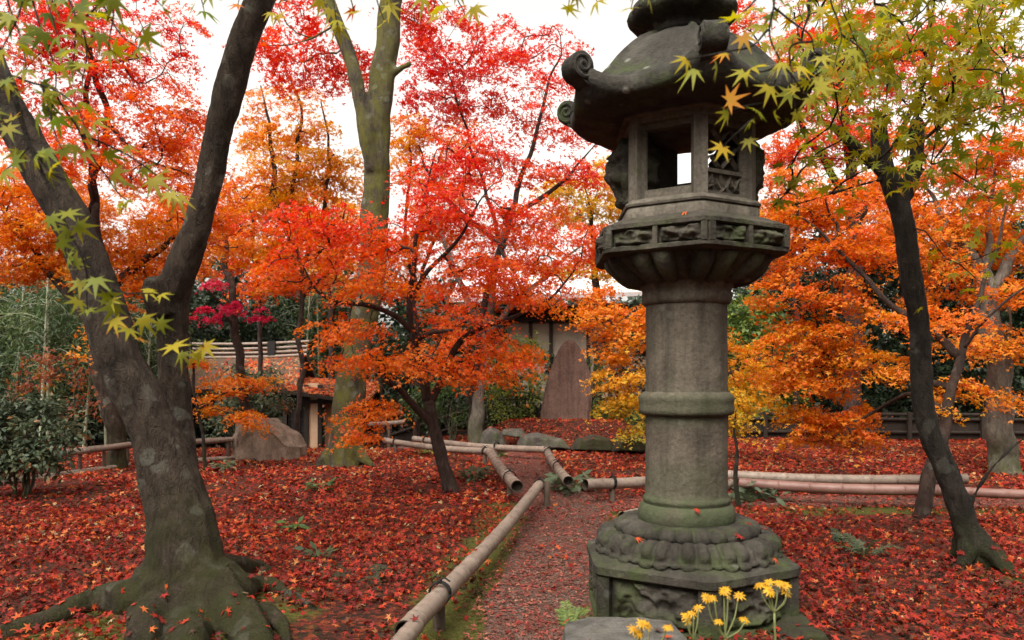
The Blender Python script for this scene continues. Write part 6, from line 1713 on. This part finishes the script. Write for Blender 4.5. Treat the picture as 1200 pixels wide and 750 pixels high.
# yellow daisy-like flowers rising in front of the lantern
PETAL = plain_mat('yellow petal', (0.40, 0.19, 0.005), (0.52, 0.29, 0.008), 20, 0.6, bumps=0)
DISC = plain_mat('orange flower centre', (0.35, 0.14, 0.01), (0.5, 0.22, 0.015), 60, 0.8)
FSTEM = plain_mat('pale flower stem', (0.13, 0.15, 0.05), (0.20, 0.22, 0.09), 12, 0.7, bumps=0)
def flower(mb, dm, c, nrm, r, rs, droop):
    q = Vector((0, 0, 1)).rotation_difference(Vector(nrm)).to_matrix(); q = np.array(q)
    n = rs.integers(9, 13)
    for i in range(n):
        a = 2 * math.pi * i / n + rs.uniform(-.1, .1); l = r * rs.uniform(.8, 1.08); dz = droop * l * rs.uniform(.5, 1.3)
        pr = [(0.15, 0.10, 0), (0.45, 0.13, 0.25), (0.8, 0.10, 0.7), (1.0, 0.03, 1.0)]
        vs = []
        for s, w_, z in pr:
            for sg in (-1, 1):
                vs.append(q @ np.array([math.cos(a) * s * l - math.sin(a) * sg * w_ * r, math.sin(a) * s * l + math.cos(a) * sg * w_ * r, -dz * z + 0.003]) + c)
        mb.add(vs, [(0, 1, 3, 2), (2, 3, 5, 4), (4, 5, 7, 6)])
    k = len(dm.v)
    dm.lathe([(r * .05, -r * .12), (r * .26, -r * .05), (r * .28, r * .07), (r * .18, r * .14), (r * .02, r * .16)], 12)
    dm.v[-1] = dm.v[-1] @ q.T + c
def flower_stalk(base_px, Y, heads, label, seed):
    rs = np.random.default_rng(seed)
    g_ = P(base_px, 900, Y); g_[2] = ground_z(g_[0], Y)
    o = thing('flower_stalk', label, 'flower', g_, 'yellow flower stalks before the lantern')
    hub = P(np.mean([h[0] for h in heads]) * .6 + base_px * .4, max(h[1] for h in heads) + 22, Y)
    mb = MB(); mb.tube(spline([g_, (g_ * .4 + hub * .6) + [0.01, 0, 0], hub], 6), np.linspace(0.0055, 0.0042, 13), 7)
    for (px, py, *k) in heads:
        e = P(px, py, Y) + np.array([0, rs.uniform(-.03, .03), 0])
        mb.tube(spline([hub, hub * .5 + e * .5 + np.array([(e[0] - hub[0]) * .18, 0, -0.004]), e], 5), 0.0028, 6)
        # a bract half way
    st = mb.build('stem', FSTEM, o, smooth=180)
    for (px, py, *k) in heads:
        e = P(px, py, Y) + np.array([0, rs.uniform(-.03, .03), 0])
        nr = np.array([rs.uniform(-.7, .7), rs.uniform(-.9, -.2), 0.9]); nr /= np.linalg.norm(nr)
        pm, dm = MB(), MB()
        flower(pm, dm, e, nr, 0.0255 * rs.uniform(.8, 1.12), rs, 0.35)
        fo = pm.build('flower', PETAL, o, smooth=180); dm.build('centre', DISC, fo, smooth=180)
    lv, ln = [], []
FY = 2.75
flower_stalk(765, FY, [(742, 737), (752, 731), (760, 735), (748, 742), (782, 733)], 'lowest yellow flower cluster just above the flat stone', 1)
flower_stalk(815, FY + .05, [(804, 723), (812, 721), (820, 715), (806, 728)], 'small yellow flower cluster second from the left', 2)
flower_stalk(850, FY, [(826, 698), (836, 703), (850, 693), (866, 698), (840, 726), (873, 727), (853, 698)], 'largest yellow flower cluster on a branching stalk', 3)
flower_stalk(905, FY + .1, [(892, 687), (903, 684), (914, 684), (922, 688), (924, 696), (899, 690)], 'yellow flower cluster on a tall straight stalk, farthest right', 4)

# leaves that settled on roots, stones and rails rather than on the ground
pos, nr = [], []
rs = np.random.default_rng(77)
def settle(o, n, zmax, nmin):
    w0 = np.array(WORLD(o.parent)) if o.parent is not None else np.array(o.location)
    c = [(np.array(p.center) + w0, np.array(p.normal), p.area) for p in o.data.polygons if p.normal.z > nmin and p.center.z + w0[2] < zmax]
    if not c: return
    a = np.array([q[2] for q in c]); k = rs.choice(len(c), min(n, len(c)), replace=False, p=a / a.sum())
    for i in k:
        pos.append(c[i][0] + c[i][1] * 0.012); nr.append(c[i][1] + rs.normal(size=3) * 0.25)
for o in list(COL.objects):
    nm = o.name.split('.')[0]
    if nm == 'trunk' and o.parent is big_left: settle(o, 60, 0.30, 0.45)
    elif nm == 'trunk' and o.parent is right_tree: settle(o, 30, 0.25, 0.4)
    elif nm == 'mossy_stone': settle(o, 14, 2, 0.6)
    elif nm == 'flat_stone': settle(o, 5, 2, 0.8)
    elif nm == 'garden_stone': settle(o, 16, 2, 0.55)
    elif nm == 'rail' and o.parent is not None and o.parent.name.startswith('bamboo_rail'): settle(o, 3, 2, 0.8)
    elif nm == 'base' and o.parent is lantern: settle(o, 7, 0.44, 0.8)
pos, nr = np.array(pos), np.array(nr)
v_, f_, t_ = leaf_arrays(pos, rs.uniform(0.026, 0.046, len(pos)), nr, 0.45 + rs.normal(size=len(pos)) * 0.24, LEAF_MID)
o = tri_mesh('fallen_leaves', v_, f_, t_, L_LITTER); o['kind'] = 'stuff'; o['label'] = 'stray red leaves caught on roots, stones and bamboo rails'; o['category'] = 'leaves'
